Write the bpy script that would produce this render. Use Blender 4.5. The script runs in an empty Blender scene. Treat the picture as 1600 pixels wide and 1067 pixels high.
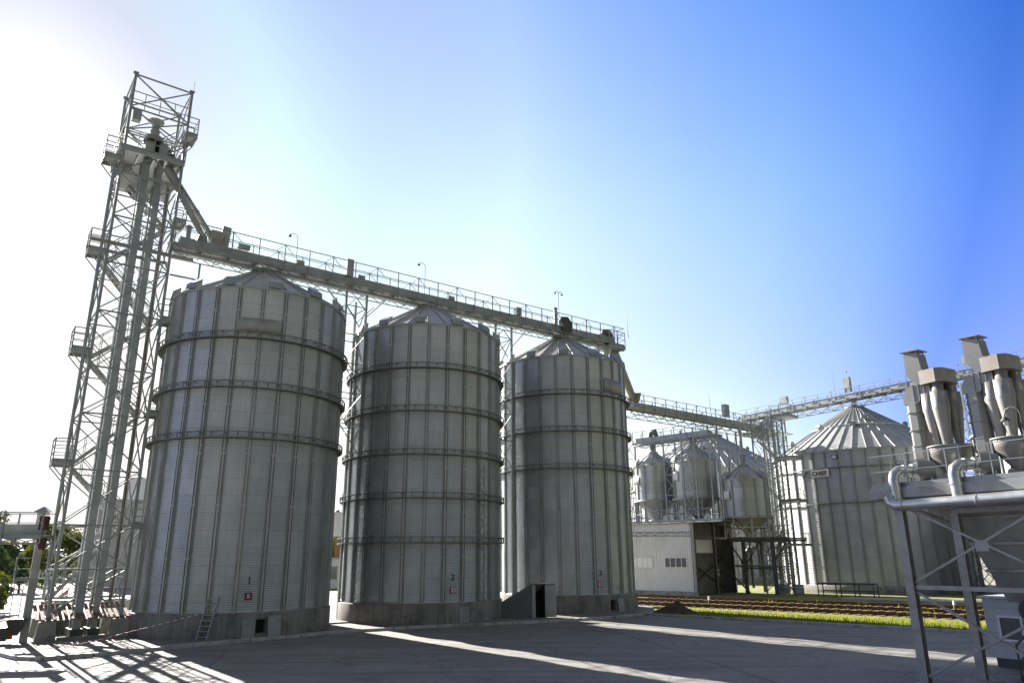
import bpy, math, random
from mathutils import Vector, Matrix
R_ = math.radians
sc = bpy.context.scene
COL = sc.collection
rnd = random.Random(7)

# ------------------------------------------------------------------ camera
cam_d = bpy.data.cameras.new('camera'); cam = bpy.data.objects.new('camera', cam_d); COL.objects.link(cam)
cam_d.sensor_width = 36.0; cam_d.lens = 36.0*1138/1600
cam_d.clip_start = 0.3; cam_d.clip_end = 6000
CH = 3.7
_p, _r = 0.2862, -0.00645
_f = Vector((0, math.cos(_p), math.sin(_p))); _u0 = Vector((0, -math.sin(_p), math.cos(_p))); _x0 = Vector((1, 0, 0))
_x = math.cos(_r)*_x0 + math.sin(_r)*_u0; _u = -math.sin(_r)*_x0 + math.cos(_r)*_u0
m = Matrix((( _x[0], _u[0], -_f[0], 0), (_x[1], _u[1], -_f[1], 0), (_x[2], _u[2], -_f[2], CH), (0, 0, 0, 1)))
cam.matrix_world = m
sc.camera = cam

# ------------------------------------------------------------------ light
SUN_AZ, SUN_EL = -38.0, 27.0
sdir = Vector((math.sin(R_(SUN_AZ))*math.cos(R_(SUN_EL)), math.cos(R_(SUN_AZ))*math.cos(R_(SUN_EL)), math.sin(R_(SUN_EL))))
sl = bpy.data.lights.new('sun', 'SUN'); sl.energy = 4.8; sl.angle = R_(0.5); sl.color = (1.0, 0.94, 0.86)
so = bpy.data.objects.new('sun', sl); COL.objects.link(so)
so.rotation_euler = sdir.to_track_quat('Z', 'Y').to_euler()
w = bpy.data.worlds.new('World'); sc.world = w; w.use_nodes = True
nt = w.node_tree; nt.nodes.clear()
def N(nt, t, **kw):
    n = nt.nodes.new(t)
    for k, v in kw.items(): setattr(n, k, v)
    return n
out = N(nt, 'ShaderNodeOutputWorld'); bg = N(nt, 'ShaderNodeBackground')
sky = N(nt, 'ShaderNodeTexSky'); sky.sky_type = 'NISHITA'; sky.sun_disc = False
sky.sun_elevation = R_(SUN_EL); sky.sun_rotation = R_(SUN_AZ); sky.altitude = 100
sky.air_density = 1.0; sky.dust_density = 0.6; sky.ozone_density = 2.5
geo = N(nt, 'ShaderNodeTexCoord')
dot = N(nt, 'ShaderNodeVectorMath', operation='DOT_PRODUCT'); dot.inputs[1].default_value = sdir
nt.links.new(geo.outputs['Generated'], dot.inputs[0])
# grade of the clear sky: in view deep blue away from the sun, pale aureole towards it
def vm(op, a_, b_):
    n = N(nt, 'ShaderNodeVectorMath', operation=op)
    for i, v in enumerate((a_, b_)):
        if isinstance(v, tuple): n.inputs[i].default_value = v
        else: nt.links.new(v, n.inputs[i])
    return n.outputs[0]
def ramp_dot(stops):
    r = N(nt, 'ShaderNodeValToRGB'); nt.links.new(dot.outputs['Value'], r.inputs[0]); cr = r.color_ramp
    cr.elements[0].position = stops[0][0]; cr.elements[0].color = (*stops[0][1], 1)
    cr.elements[1].position = stops[-1][0]; cr.elements[1].color = (*stops[-1][1], 1)
    for p, c in stops[1:-1]:
        e = cr.elements.new(p); e.color = (*c, 1)
    return r.outputs[0]
q = vm('MULTIPLY', sky.outputs[0], (.1, .1, .1))
gr = vm('MAXIMUM', vm('SUBTRACT', q, (.072, .080, 0.0)), (0, 0, 0))
gr = vm('MULTIPLY', gr, ramp_dot([(.33, (3.0, 2.6, 2.5)), (.41, (2.2, 2.2, 2.5)), (.50, (3.7, 3.2, 2.95)), (.60, (4.7, 3.75, 3.05)), (.72, (5.1, 3.9, 2.85)), (.83, (4.9, 3.9, 2.55)), (.92, (2.7, 2.6, 1.95)), (.96, (2.0, 2.25, 1.75)), (.985, (1.25, 1.3, 1.15)), (1.0, (1.15, 1.15, 1.1))]))
sz = N(nt, 'ShaderNodeSeparateXYZ'); nt.links.new(geo.outputs['Generated'], sz.inputs[0])
hz = N(nt, 'ShaderNodeMapRange'); hz.interpolation_type = 'SMOOTHSTEP'; nt.links.new(sz.outputs[2], hz.inputs[0])
hz.inputs['From Min'].default_value = .18; hz.inputs['From Max'].default_value = .48; hz.inputs['To Min'].default_value = .76; hz.inputs['To Max'].default_value = 1.0
hzc = N(nt, 'ShaderNodeCombineXYZ'); nt.links.new(hz.outputs[0], hzc.inputs[0]); hm = N(nt, 'ShaderNodeMath', operation='POWER'); hm.inputs[1].default_value = 1.2; nt.links.new(hz.outputs[0], hm.inputs[0]); nt.links.new(hm.outputs[0], hzc.inputs[1]); hzc.inputs[2].default_value = 1.0
gr = vm('MULTIPLY', gr, hzc.outputs[0])
gr = vm('MINIMUM', gr, (1.30, 1.26, 1.24))
lo = vm('MULTIPLY', q, (.98, .78, .60))  # unseen sky away from the sun made neutral to tone the scene light
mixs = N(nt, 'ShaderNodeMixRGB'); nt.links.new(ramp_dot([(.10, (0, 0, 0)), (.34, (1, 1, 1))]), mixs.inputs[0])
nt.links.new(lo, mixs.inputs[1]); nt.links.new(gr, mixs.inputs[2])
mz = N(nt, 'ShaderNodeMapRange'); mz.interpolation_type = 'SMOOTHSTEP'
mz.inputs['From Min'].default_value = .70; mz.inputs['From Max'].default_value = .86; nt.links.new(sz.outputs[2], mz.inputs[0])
mixz = N(nt, 'ShaderNodeMixRGB'); nt.links.new(mz.outputs[0], mixz.inputs[0]); nt.links.new(mixs.outputs[0], mixz.inputs[1]); mixz.inputs[2].default_value = (.42, .415, .41, 1)  # unseen zenith set to neutral grey so it lights the ground without blue
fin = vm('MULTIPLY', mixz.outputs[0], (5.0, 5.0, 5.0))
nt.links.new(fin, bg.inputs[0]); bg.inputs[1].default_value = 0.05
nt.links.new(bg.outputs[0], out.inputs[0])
sc.view_settings.view_transform = 'Standard'; sc.view_settings.look = 'None'
sc.view_settings.exposure = 2.0; sc.view_settings.gamma = 1.0
try: sc.cycles.max_bounces = 6; sc.cycles.diffuse_bounces = 3
except Exception: pass

# ------------------------------------------------------------------ materials
def newmat(name, col, rough=0.6, metal=0.0):
    mt = bpy.data.materials.new(name); mt.use_nodes = True
    b = mt.node_tree.nodes['Principled BSDF']
    b.inputs['Base Color'].default_value = (*col, 1); b.inputs['Roughness'].default_value = rough
    b.inputs['Metallic'].default_value = metal
    return mt, mt.node_tree, b
def noisy(name, c1, c2, scale=3.0, rough=0.6, metal=0.0, bump=0.0, stretch=(1, 1, 1), detail=6, c3=None, s3=0.3, rv=0.1):
    mt, t, b = newmat(name, c1, rough, metal)
    tc = N(t, 'ShaderNodeTexCoord'); mp = N(t, 'ShaderNodeMapping'); mp.inputs['Scale'].default_value = stretch
    t.links.new(tc.outputs['Object'], mp.inputs[0])
    n1 = N(t, 'ShaderNodeTexNoise'); n1.inputs['Scale'].default_value = scale; n1.inputs['Detail'].default_value = detail
    n1.inputs['Roughness'].default_value = 0.6
    t.links.new(mp.outputs[0], n1.inputs['Vector'])
    r = N(t, 'ShaderNodeValToRGB'); r.color_ramp.elements[0].position = 0.33; r.color_ramp.elements[1].position = 0.68
    r.color_ramp.elements[0].color = (*c1, 1); r.color_ramp.elements[1].color = (*c2, 1)
    t.links.new(n1.outputs[0], r.inputs[0]); last = r.outputs[0]
    if c3:
        n2 = N(t, 'ShaderNodeTexNoise'); n2.inputs['Scale'].default_value = s3; n2.inputs['Detail'].default_value = 8
        n2.inputs['Roughness'].default_value = 0.65
        t.links.new(tc.outputs['Object'], n2.inputs['Vector'])
        r2 = N(t, 'ShaderNodeValToRGB'); r2.color_ramp.elements[0].position = 0.5; r2.color_ramp.elements[1].position = 0.66
        t.links.new(n2.outputs[0], r2.inputs[0])
        mx = N(t, 'ShaderNodeMixRGB'); mx.inputs[2].default_value = (*c3, 1)
        t.links.new(r2.outputs[0], mx.inputs[0]); t.links.new(last, mx.inputs[1]); last = mx.outputs[0]
    t.links.new(last, b.inputs['Base Color'])
    mr = N(t, 'ShaderNodeMapRange'); mr.inputs['To Min'].default_value = rough-rv; mr.inputs['To Max'].default_value = rough+rv
    t.links.new(n1.outputs[0], mr.inputs[0]); t.links.new(mr.outputs[0], b.inputs['Roughness'])
    if bump:
        bp = N(t, 'ShaderNodeBump'); bp.inputs['Strength'].default_value = bump; bp.inputs['Distance'].default_value = 0.02
        t.links.new(n1.outputs[0], bp.inputs['Height']); t.links.new(bp.outputs[0], b.inputs['Normal'])
    return mt

def sheet_metal(name, base, nsec, sheet_h, amp=0.16, rough=0.42, metal=0.6, seed=0.0):
    """galvanised sheets bolted in a ring: every sheet its own tone, thin lap seams, faint run-off streaks"""
    mt, t, b = newmat(name, base, rough, metal)
    tc = N(t, 'ShaderNodeTexCoord'); sp = N(t, 'ShaderNodeSeparateXYZ'); t.links.new(tc.outputs['Object'], sp.inputs[0])
    def M(op, a, b_=None, c=None):
        n = N(t, 'ShaderNodeMath', operation=op)
        for i, v in enumerate((a, b_, c)):
            if v is None: continue
            if isinstance(v, (int, float)): n.inputs[i].default_value = v
            else: t.links.new(v, n.inputs[i])
        return n.outputs[0]
    at = M('ARCTAN2', sp.outputs[1], sp.outputs[0])
    zs = M('DIVIDE', sp.outputs[2], sheet_h); zi = M('FLOOR', zs); zf = M('SUBTRACT', zs, zi)
    odd = M('MODULO', zi, 2.0)
    aa = M('ADD', M('MULTIPLY', at, nsec/(2*math.pi)), M('MULTIPLY', odd, 0.5)); ai = M('FLOOR', aa)
    cb = N(t, 'ShaderNodeCombineXYZ'); t.links.new(ai, cb.inputs[0]); t.links.new(zi, cb.inputs[1]); cb.inputs[2].default_value = seed
    wn = N(t, 'ShaderNodeTexWhiteNoise'); t.links.new(cb.outputs[0], wn.inputs[0])
    val = M('ADD', M('MULTIPLY', wn.outputs[0], 2*amp), 1-amp)
    seam = M('LESS_THAN', zf, 0.035)
    val = M('MULTIPLY', val, M('SUBTRACT', 1.0, M('MULTIPLY', seam, 0.25)))
    ns = N(t, 'ShaderNodeTexNoise'); ns.inputs['Scale'].default_value = 1.0; ns.inputs['Detail'].default_value = 5
    cs = N(t, 'ShaderNodeCombineXYZ'); t.links.new(M('MULTIPLY', at, 40.0), cs.inputs[0]); t.links.new(M('MULTIPLY', sp.outputs[2], 0.5), cs.inputs[1])
    t.links.new(cs.outputs[0], ns.inputs['Vector'])
    val = M('MULTIPLY', val, M('ADD', M('MULTIPLY', ns.outputs[0], 0.35), 0.82))
    n2 = N(t, 'ShaderNodeTexNoise'); n2.inputs['Scale'].default_value = 0.55; n2.inputs['Detail'].default_value = 4
    t.links.new(tc.outputs['Object'], n2.inputs['Vector'])
    val = M('MULTIPLY', val, M('ADD', M('MULTIPLY', n2.outputs[0], 0.5), 0.75))
    mx = N(t, 'ShaderNodeMixRGB', blend_type='MULTIPLY'); mx.inputs[0].default_value = 1; mx.inputs[1].default_value = (*base, 1)
    cv = N(t, 'ShaderNodeCombineColor')
    for i in range(3): t.links.new(val, cv.inputs[i])
    t.links.new(cv.outputs[0], mx.inputs[2]); t.links.new(mx.outputs[0], b.inputs['Base Color'])
    t.links.new(M('ADD', M('MULTIPLY', wn.outputs[0], 0.16), rough-0.08), b.inputs['Roughness'])
    return mt

MAT = {}
MAT['silo'] = sheet_metal('galvanised_sheet', (0.45, 0.48, 0.495), 26, 0.83, amp=0.065, rough=0.36, metal=0.55)
MAT['bigsilo'] = sheet_metal('galvanised_sheet_large', (0.44, 0.45, 0.475), 45, 1.1, amp=0.06, rough=0.5, metal=0.5, seed=3)
MAT['bin'] = sheet_metal('galvanised_sheet_bin', (0.40, 0.42, 0.42), 8, 1.1, amp=0.14, rough=0.45, metal=0.55, seed=5)
MAT['roof'] = noisy('roof_sheet', (0.36, 0.37, 0.365), (0.46, 0.465, 0.455), 1.2, 0.55, 0.25)
MAT['stiff'] = noisy('galvanised_profile', (0.31, 0.33, 0.33), (0.43, 0.45, 0.45), 1.6, 0.45, 0.4, stretch=(1, 1, 0.4))
MAT['steel'] = noisy('galvanised_steelwork', (0.23, 0.25, 0.25), (0.34, 0.355, 0.35), 2.5, 0.5, 0.4)
MAT['casing'] = noisy('conveyor_sheet', (0.27, 0.29, 0.295), (0.38, 0.40, 0.40), 1.1, 0.45, 0.4)
MAT['ring'] = noisy('dark_ring_steel', (0.13, 0.14, 0.14), (0.22, 0.23, 0.225), 2.5, 0.55, 0.3)  # ring steel toned darker than the silo walls
MAT['grey'] = noisy('grey_paint', (0.27, 0.28, 0.28), (0.36, 0.37, 0.365), 1.5, 0.5, 0.1, c3=(0.22, 0.19, 0.16), s3=0.9)
MAT['post'] = noisy('post_paint', (0.25, 0.255, 0.26), (0.33, 0.335, 0.34), 2.2, 0.42, 0.15, c3=(0.24, 0.17, 0.12), s3=1.6)
MAT['duct'] = noisy('duct_sheet', (0.22, 0.218, 0.205), (0.32, 0.315, 0.30), 1.4, 0.42, 0.4, c3=(0.18, 0.14, 0.11), s3=0.7)
MAT['brightpipe'] = noisy('bright_pipe', (0.40, 0.41, 0.41), (0.52, 0.53, 0.53), 2.0, 0.34, 0.7)
MAT['dark'] = noisy('dark_steel', (0.055, 0.06, 0.06), (0.10, 0.105, 0.10), 2.0, 0.55, 0.3)
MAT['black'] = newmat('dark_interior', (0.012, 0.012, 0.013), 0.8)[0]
MAT['conc'] = noisy('base_concrete', (0.15, 0.145, 0.135), (0.28, 0.265, 0.245), 1.6, 0.85, 0, 0.25, stretch=(2.2, 2.2, 0.12), c3=(0.10, 0.095, 0.085), s3=0.8)
MAT['block'] = noisy('block_concrete', (0.26, 0.255, 0.24), (0.38, 0.37, 0.35), 2.5, 0.85, 0, 0.3, c3=(0.17, 0.16, 0.15), s3=1.5)
MAT['kerb'] = noisy('kerb_concrete', (0.38, 0.375, 0.365), (0.52, 0.51, 0.50), 3, 0.8, 0, 0.2, c3=(0.24, 0.23, 0.22), s3=1.2)
MAT['rust'] = noisy('rusty_iron', (0.16, 0.055, 0.025), (0.28, 0.11, 0.04), 4, 0.7, 0.3)
MAT['oldrust'] = noisy('old_rust', (0.07, 0.03, 0.02), (0.14, 0.05, 0.03), 4, 0.7, 0.2)
MAT['rail'] = noisy('rail_steel', (0.05, 0.022, 0.012), (0.10, 0.045, 0.02), 4, 0.5, 0.4)
MAT['sleeper'] = noisy('old_timber', (0.11, 0.07, 0.04), (0.20, 0.13, 0.08), 5, 0.9)
MAT['plank'] = noisy('weathered_plank', (0.13, 0.075, 0.055), (0.24, 0.15, 0.12), 4, 0.85)
MAT['ballast'] = noisy('ballast', (0.08, 0.055, 0.015), (0.20, 0.15, 0.03), 3, 0.95, 0, 0.6, c3=(0.11, 0.15, 0.012), s3=0.45)
MAT['soil'] = noisy('soil', (0.035, 0.03, 0.025), (0.08, 0.07, 0.06), 6, 0.95, 0, 0.8)
MAT['turf'] = noisy('turf', (0.06, 0.09, 0.012), (0.13, 0.16, 0.015), 1.6, 0.95, 0, 0.5, c3=(0.26, 0.19, 0.03), s3=0.4)
MAT['blade'] = noisy('grass_blade', (0.09, 0.14, 0.004), (0.27, 0.24, 0.006), 0.9, 0.8, c3=(0.22, 0.17, 0.02), s3=0.5)
MAT['leaf'] = noisy('leaf', (0.04, 0.07, 0.012), (0.12, 0.13, 0.02), 0.8, 0.6)
MAT['leafd'] = noisy('leaf_dark', (0.028, 0.055, 0.018), (0.06, 0.10, 0.03), 0.8, 0.65)
MAT['bark'] = noisy('bark', (0.09, 0.065, 0.045), (0.16, 0.12, 0.09), 5, 0.9, 0, 0.5)
MAT['white'] = noisy('white_paint', (0.62, 0.63, 0.64), (0.74, 0.745, 0.75), 1.2, 0.45, 0.0)
MAT['wallgrey'] = noisy('pale_render', (0.42, 0.425, 0.43), (0.52, 0.525, 0.53), 0.8, 0.8)
MAT['cladding'] = noisy('cladding', (0.64, 0.65, 0.65), (0.72, 0.725, 0.725), 0.6, 0.45, 0.15, stretch=(1, 1, 0.3), c3=(0.56, 0.555, 0.54), s3=0.25)
MAT['darkclad'] = noisy('dark_cladding', (0.15, 0.16, 0.165), (0.21, 0.22, 0.225), 1.0, 0.5, 0.2)
MAT['glass'] = newmat('window_glass', (0.10, 0.115, 0.12), 0.12, 0.0)[0]
MAT['whitepane'] = newmat('white_window_pane', (0.80, 0.81, 0.82), 0.3)[0]  # near-white pane colour, painted bright to look lit
MAT['red'] = newmat('sign_red', (0.24, 0.025, 0.05), 0.5)[0]
MAT['plate'] = newmat('sign_white', (0.72, 0.72, 0.72), 0.4)[0]
MAT['ink'] = newmat('ink_black', (0.015, 0.015, 0.015), 0.5)[0]
MAT['joint'] = newmat('joint_tar', (0.03, 0.03, 0.03), 0.8)[0]
MAT['wood'] = noisy('yellow_timber', (0.28, 0.16, 0.05), (0.36, 0.22, 0.08), 2, 0.7)
MAT['galv'] = noisy('galvanised_grille', (0.30, 0.31, 0.31), (0.42, 0.43, 0.43), 6, 0.5, 0.5)

def leafy(mt, f=.45, gain=(1.3, 1.5, .6)):
    t = mt.node_tree; b = t.nodes['Principled BSDF']; o = [n for n in t.nodes if n.type == 'OUTPUT_MATERIAL'][0]
    src = b.inputs['Base Color'].links[0].from_socket
    g = N(t, 'ShaderNodeMixRGB', blend_type='MULTIPLY'); g.inputs[0].default_value = 1; t.links.new(src, g.inputs[1]); g.inputs[2].default_value = (*gain, 1)
    tr = N(t, 'ShaderNodeBsdfTranslucent'); t.links.new(g.outputs[0], tr.inputs['Color'])
    mx = N(t, 'ShaderNodeMixShader'); mx.inputs[0].default_value = f
    t.links.new(b.outputs[0], mx.inputs[1]); t.links.new(tr.outputs[0], mx.inputs[2]); t.links.new(mx.outputs[0], o.inputs[0])
leafy(MAT['leaf'], .3, (1.2, 1.1, .5)); leafy(MAT['leafd'], .2, (1, 1, .6)); leafy(MAT['blade'], .5, (1.5, 1.7, .4))
def pavement_mat():
    mt, t, b = newmat('worn_concrete', (0.3, 0.3, 0.3), 0.8)
    tc = N(t, 'ShaderNodeTexCoord')
    def noise(s, d=8, r=0.6, st=(1, 1, 1), dist=0):
        mp = N(t, 'ShaderNodeMapping'); mp.inputs['Scale'].default_value = st; t.links.new(tc.outputs['Object'], mp.inputs[0])
        n = N(t, 'ShaderNodeTexNoise'); n.inputs['Scale'].default_value = s; n.inputs['Detail'].default_value = d; n.inputs['Roughness'].default_value = r
        n.inputs['Distortion'].default_value = dist
        t.links.new(mp.outputs[0], n.inputs['Vector']); return n.outputs[0]
    def ramp(f, p0, c0, p1, c1):
        r = N(t, 'ShaderNodeValToRGB'); r.color_ramp.elements[0].position = p0; r.color_ramp.elements[1].position = p1
        r.color_ramp.elements[0].color = (*c0, 1); r.color_ramp.elements[1].color = (*c1, 1); t.links.new(f, r.inputs[0]); return r.outputs[0]
    def mix(f, a, bb, mode='MIX'):
        mx = N(t, 'ShaderNodeMixRGB', blend_type=mode)
        if isinstance(f, float): mx.inputs[0].default_value = f
        else: t.links.new(f, mx.inputs[0])
        t.links.new(a, mx.inputs[1])
        if isinstance(bb, tuple): mx.inputs[2].default_value = (*bb, 1)
        else: t.links.new(bb, mx.inputs[2])
        return mx.outputs[0]
    base = ramp(noise(0.35), 0.3, (0.155, 0.15, 0.138), 0.7, (0.235, 0.226, 0.208))
    fine = ramp(noise(9.0, 4), 0.3, (0.86, 0.86, 0.86), 0.7, (1.08, 1.08, 1.08))
    c = mix(1.0, base, fine, 'MULTIPLY')
    st = ramp(noise(0.8, 10, 0.7, (1, 1, 1), 0.6), 0.56, (0, 0, 0), 0.70, (1, 1, 1))
    c = mix(st, c, (0.095, 0.093, 0.086))
    tr = ramp(noise(1.0, 6, 0.55, (0.10, 1.6, 1), 0.3), 0.48, (0, 0, 0), 0.68, (0.8, 0.8, 0.8))
    c = mix(tr, c, (0.115, 0.112, 0.103))
    sp = ramp(noise(2.6, 3, 0.5), 0.68, (0, 0, 0), 0.72, (0.85, 0.85, 0.85))
    c = mix(sp, c, (0.055, 0.054, 0.052))
    vo = N(t, 'ShaderNodeTexVoronoi', feature='DISTANCE_TO_EDGE'); vo.inputs['Scale'].default_value = 0.16
    mpv = N(t, 'ShaderNodeMapping'); t.links.new(tc.outputs['Object'], mpv.inputs[0])
    nd = N(t, 'ShaderNodeTexNoise'); nd.inputs['Scale'].default_value = 1.2; nd.inputs['Detail'].default_value = 5
    t.links.new(tc.outputs['Object'], nd.inputs['Vector'])
    ad = N(t, 'ShaderNodeMixRGB', blend_type='ADD'); ad.inputs[0].default_value = 0.9
    t.links.new(mpv.outputs[0], ad.inputs[1]); t.links.new(nd.outputs['Color'], ad.inputs[2]); t.links.new(ad.outputs[0], vo.inputs['Vector'])
    ck = ramp(vo.outputs['Distance'], 0.0, (0.75, 0.75, 0.75), 0.006, (0, 0, 0))
    c = mix(ck, c, (0.05, 0.05, 0.05))
    t.links.new(c, b.inputs['Base Color'])
    bp = N(t, 'ShaderNodeBump'); bp.inputs['Strength'].default_value = 0.25; bp.inputs['Distance'].default_value = 0.02
    t.links.new(noise(6.0, 8, 0.7), bp.inputs['Height']); t.links.new(bp.outputs[0], b.inputs['Normal'])
    return mt
MAT['pave'] = pavement_mat()
def tape_mat():
    mt, t, b = newmat('barrier_tape', (0.7, 0.7, 0.7), 0.4)
    tc = N(t, 'ShaderNodeTexCoord'); wv = N(t, 'ShaderNodeTexWave'); wv.inputs['Scale'].default_value = 1.2
    t.links.new(tc.outputs['Object'], wv.inputs['Vector'])
    r = N(t, 'ShaderNodeValToRGB'); r.color_ramp.interpolation = 'CONSTANT'
    r.color_ramp.elements[0].color = (0.7, 0.7, 0.7, 1); r.color_ramp.elements[1].position = 0.5; r.color_ramp.elements[1].color = (0.55, 0.06, 0.06, 1)
    t.links.new(wv.outputs['Fac'], r.inputs[0]); t.links.new(r.outputs[0], b.inputs['Base Color']); return mt
MAT['tape'] = tape_mat()
def tyre_mat():
    mt, t, b = newmat('tyre_rubber_marks', (0.06, 0.058, 0.055), 0.85)
    tc = N(t, 'ShaderNodeTexCoord'); n = N(t, 'ShaderNodeTexNoise'); n.inputs['Scale'].default_value = 1.3; n.inputs['Detail'].default_value = 8; n.inputs['Roughness'].default_value = .75
    t.links.new(tc.outputs['Object'], n.inputs['Vector'])
    mr = N(t, 'ShaderNodeMapRange'); mr.inputs['From Min'].default_value = .45; mr.inputs['From Max'].default_value = .7; mr.inputs['To Min'].default_value = 0; mr.inputs['To Max'].default_value = .5
    t.links.new(n.outputs[0], mr.inputs[0]); t.links.new(mr.outputs[0], b.inputs['Alpha']); return mt
MAT['tyre'] = tyre_mat()

# ------------------------------------------------------------------ mesh helpers
class MB:
    def __init__(s): s.v = []; s.f = []; s.sm = []
    def add(s, vs, fs, smooth=False):
        o = len(s.v); s.v += [tuple(x) for x in vs]; s.f += [tuple(i+o for i in f) for f in fs]; s.sm += [smooth]*len(fs)
    def box(s, x0, x1, y0, y1, z0, z1):
        s.add([(x0,y0,z0),(x1,y0,z0),(x1,y1,z0),(x0,y1,z0),(x0,y0,z1),(x1,y0,z1),(x1,y1,z1),(x0,y1,z1)],
              [(0,3,2,1),(4,5,6,7),(0,1,5,4),(1,2,6,5),(2,3,7,6),(3,0,4,7)])
        return s
    def beam(s, p, q, w=0.06, h=None, up=(0, 0, 1)):
        h = h or w; p = Vector(p); q = Vector(q); d = (q-p)
        if d.length < 1e-6: return s
        d.normalize(); up = Vector(up)
        if abs(d.dot(up)) > 0.98: up = Vector((1, 0, 0)) if abs(d.x) < 0.9 else Vector((0, 1, 0))
        a = d.cross(up).normalized()*(w/2); b = a.cross(d).normalized()*(h/2)
        s.add([p-a-b, p+a-b, p+a+b, p-a+b, q-a-b, q+a-b, q+a+b, q-a+b],
              [(0,3,2,1),(4,5,6,7),(0,1,5,4),(1,2,6,5),(2,3,7,6),(3,0,4,7)])
        return s
    def tube(s, pts, r, n=10, caps=True, smooth=True):
        pts = [Vector(p) for p in pts]; k = len(pts); rs = r if isinstance(r, (list, tuple)) else [r]*k
        vs = []; pa = None
        for i, p in enumerate(pts):
            d = (pts[min(i+1, k-1)]-pts[max(i-1, 0)]).normalized()
            if pa is None: pa = d.orthogonal().normalized()
            pa = (pa-d*pa.dot(d)).normalized(); pb = d.cross(pa)
            for j in range(n):
                t = 2*math.pi*j/n; vs.append(p+(pa*math.cos(t)+pb*math.sin(t))*rs[i])
        fs = [(i*n+j, i*n+(j+1) % n, (i+1)*n+(j+1) % n, (i+1)*n+j) for i in range(k-1) for j in range(n)]
        s.add(vs, fs, smooth)
        if caps:
            s.add(vs[:n], [tuple(range(n))[::-1]]); s.add(vs[-n:], [tuple(range(n))])
        return s
    def lathe(s, prof, n=48, c=(0, 0), a0=0.0, a1=360.0, smooth=True):
        full = abs(a1-a0-360) < 1e-6; m_ = n if full else n+1; vs = []
        for (r, z) in prof:
            for j in range(m_):
                t = R_(a0+(a1-a0)*j/n); vs.append((c[0]+r*math.cos(t), c[1]+r*math.sin(t), z))
        fs = []
        for i in range(len(prof)-1):
            for j in range(n):
                k = (j+1) % m_ if full else j+1
                fs.append((i*m_+j, i*m_+k, (i+1)*m_+k, (i+1)*m_+j))
        s.add(vs, fs, smooth); return s
    def prism(s, poly, z0, z1):
        n = len(poly); s.add([(x, y, z0) for x, y in poly]+[(x, y, z1) for x, y in poly],
            [tuple(range(n))[::-1], tuple(range(n, 2*n))]+[(i, (i+1) % n, n+(i+1) % n, n+i) for i in range(n)]); return s
    def sheet(s, poly, z):
        s.add([(x, y, z) for x, y in poly], [tuple(range(len(poly)))]); return s
    def frustum(s, c0, a0, b0, z0, c1, a1, b1, z1):
        v = [(c0[0]+i*a0/2, c0[1]+j*b0/2, z0) for i, j in ((-1,-1),(1,-1),(1,1),(-1,1))]+[(c1[0]+i*a1/2, c1[1]+j*b1/2, z1) for i, j in ((-1,-1),(1,-1),(1,1),(-1,1))]
        s.add(v, [(0,3,2,1),(4,5,6,7),(0,1,5,4),(1,2,6,5),(2,3,7,6),(3,0,4,7)]); return s
    def rot(s, a, c=(0, 0), start=0):
        ca, sa = math.cos(R_(a)), math.sin(R_(a))
        s.v = s.v[:start]+[(c[0]+(x-c[0])*ca-(y-c[1])*sa, c[1]+(x-c[0])*sa+(y-c[1])*ca, z) for x, y, z in s.v[start:]]; return s
    def build(s, name, mat, parent=None, **props):
        me = bpy.data.meshes.new(name); me.from_pydata(s.v, [], s.f); me.materials.append(MAT[mat] if isinstance(mat, str) else mat)
        me.polygons.foreach_set('use_smooth', s.sm); me.update()
        o = bpy.data.objects.new(name, me); COL.objects.link(o)
        if parent: o.parent = parent
        for k, v in props.items(): o[k] = v
        return o
def thing(name, label, cat, loc=(0, 0, 0), rz=0.0, group=None):
    o = bpy.data.objects.new(name, None); o.empty_display_size = 0.3; COL.objects.link(o)
    o.location = loc; o.rotation_euler = (0, 0, R_(rz)); o['label'] = label; o['category'] = cat
    if group: o['group'] = group
    return o
def tag(o, label, cat, group=None, loc=None, rz=None):
    o['label'] = label; o['category'] = cat
    if group: o['group'] = group
    if loc is not None: o.location = loc
    if rz is not None: o.rotation_euler = (0, 0, R_(rz))
    return o
def dup(root, loc=None, rz=None, label=None):
    r = root.copy(); COL.objects.link(r)
    if loc is not None: r.location = loc
    if rz is not None: r.rotation_euler = (0, 0, R_(rz))
    if label: r['label'] = label
    for ch in list(root.children):
        c = ch.copy(); COL.objects.link(c); c.parent = r
        for g in list(ch.children):
            d = g.copy(); COL.objects.link(d); d.parent = c
    return r
def text_mesh(txt, size, mat, parent, name='lettering', ext=0.004):
    cu = bpy.data.curves.new('t', 'FONT'); cu.body = txt; cu.size = size; cu.extrude = ext; cu.offset = size*(0.018 if len(txt) > 1 else 0.004); cu.align_x = 'CENTER'; cu.align_y = 'CENTER'
    tmp = bpy.data.objects.new('t', cu); COL.objects.link(tmp)
    dg = bpy.context.evaluated_depsgraph_get(); me = bpy.data.meshes.new_from_object(tmp.evaluated_get(dg))
    bpy.data.objects.remove(tmp); me.materials.clear(); me.materials.append(MAT[mat]); me.name = name
    o = bpy.data.objects.new(name, me); COL.objects.link(o); o.parent = parent
    return o
def rail_run(mb, pts, h=1.0, step=1.4, r=0.022, mids=(0.5,), toe=True):
    for a, b in zip(pts[:-1], pts[1:]):
        a = Vector(a); b = Vector(b); L = (b-a).length; n = max(1, round(L/step)); z = Vector((0, 0, 1))
        mb.beam(a+z*h, b+z*h, 2*r)
        for m_ in mids: mb.beam(a+z*h*m_, b+z*h*m_, 1.5*r)
        if toe: mb.beam(a+z*0.06, b+z*0.06, 0.012, 0.12)
        for i in range(n+1):
            p = a+(b-a)*i/n; mb.beam(p, p+z*h, 2*r)

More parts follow.
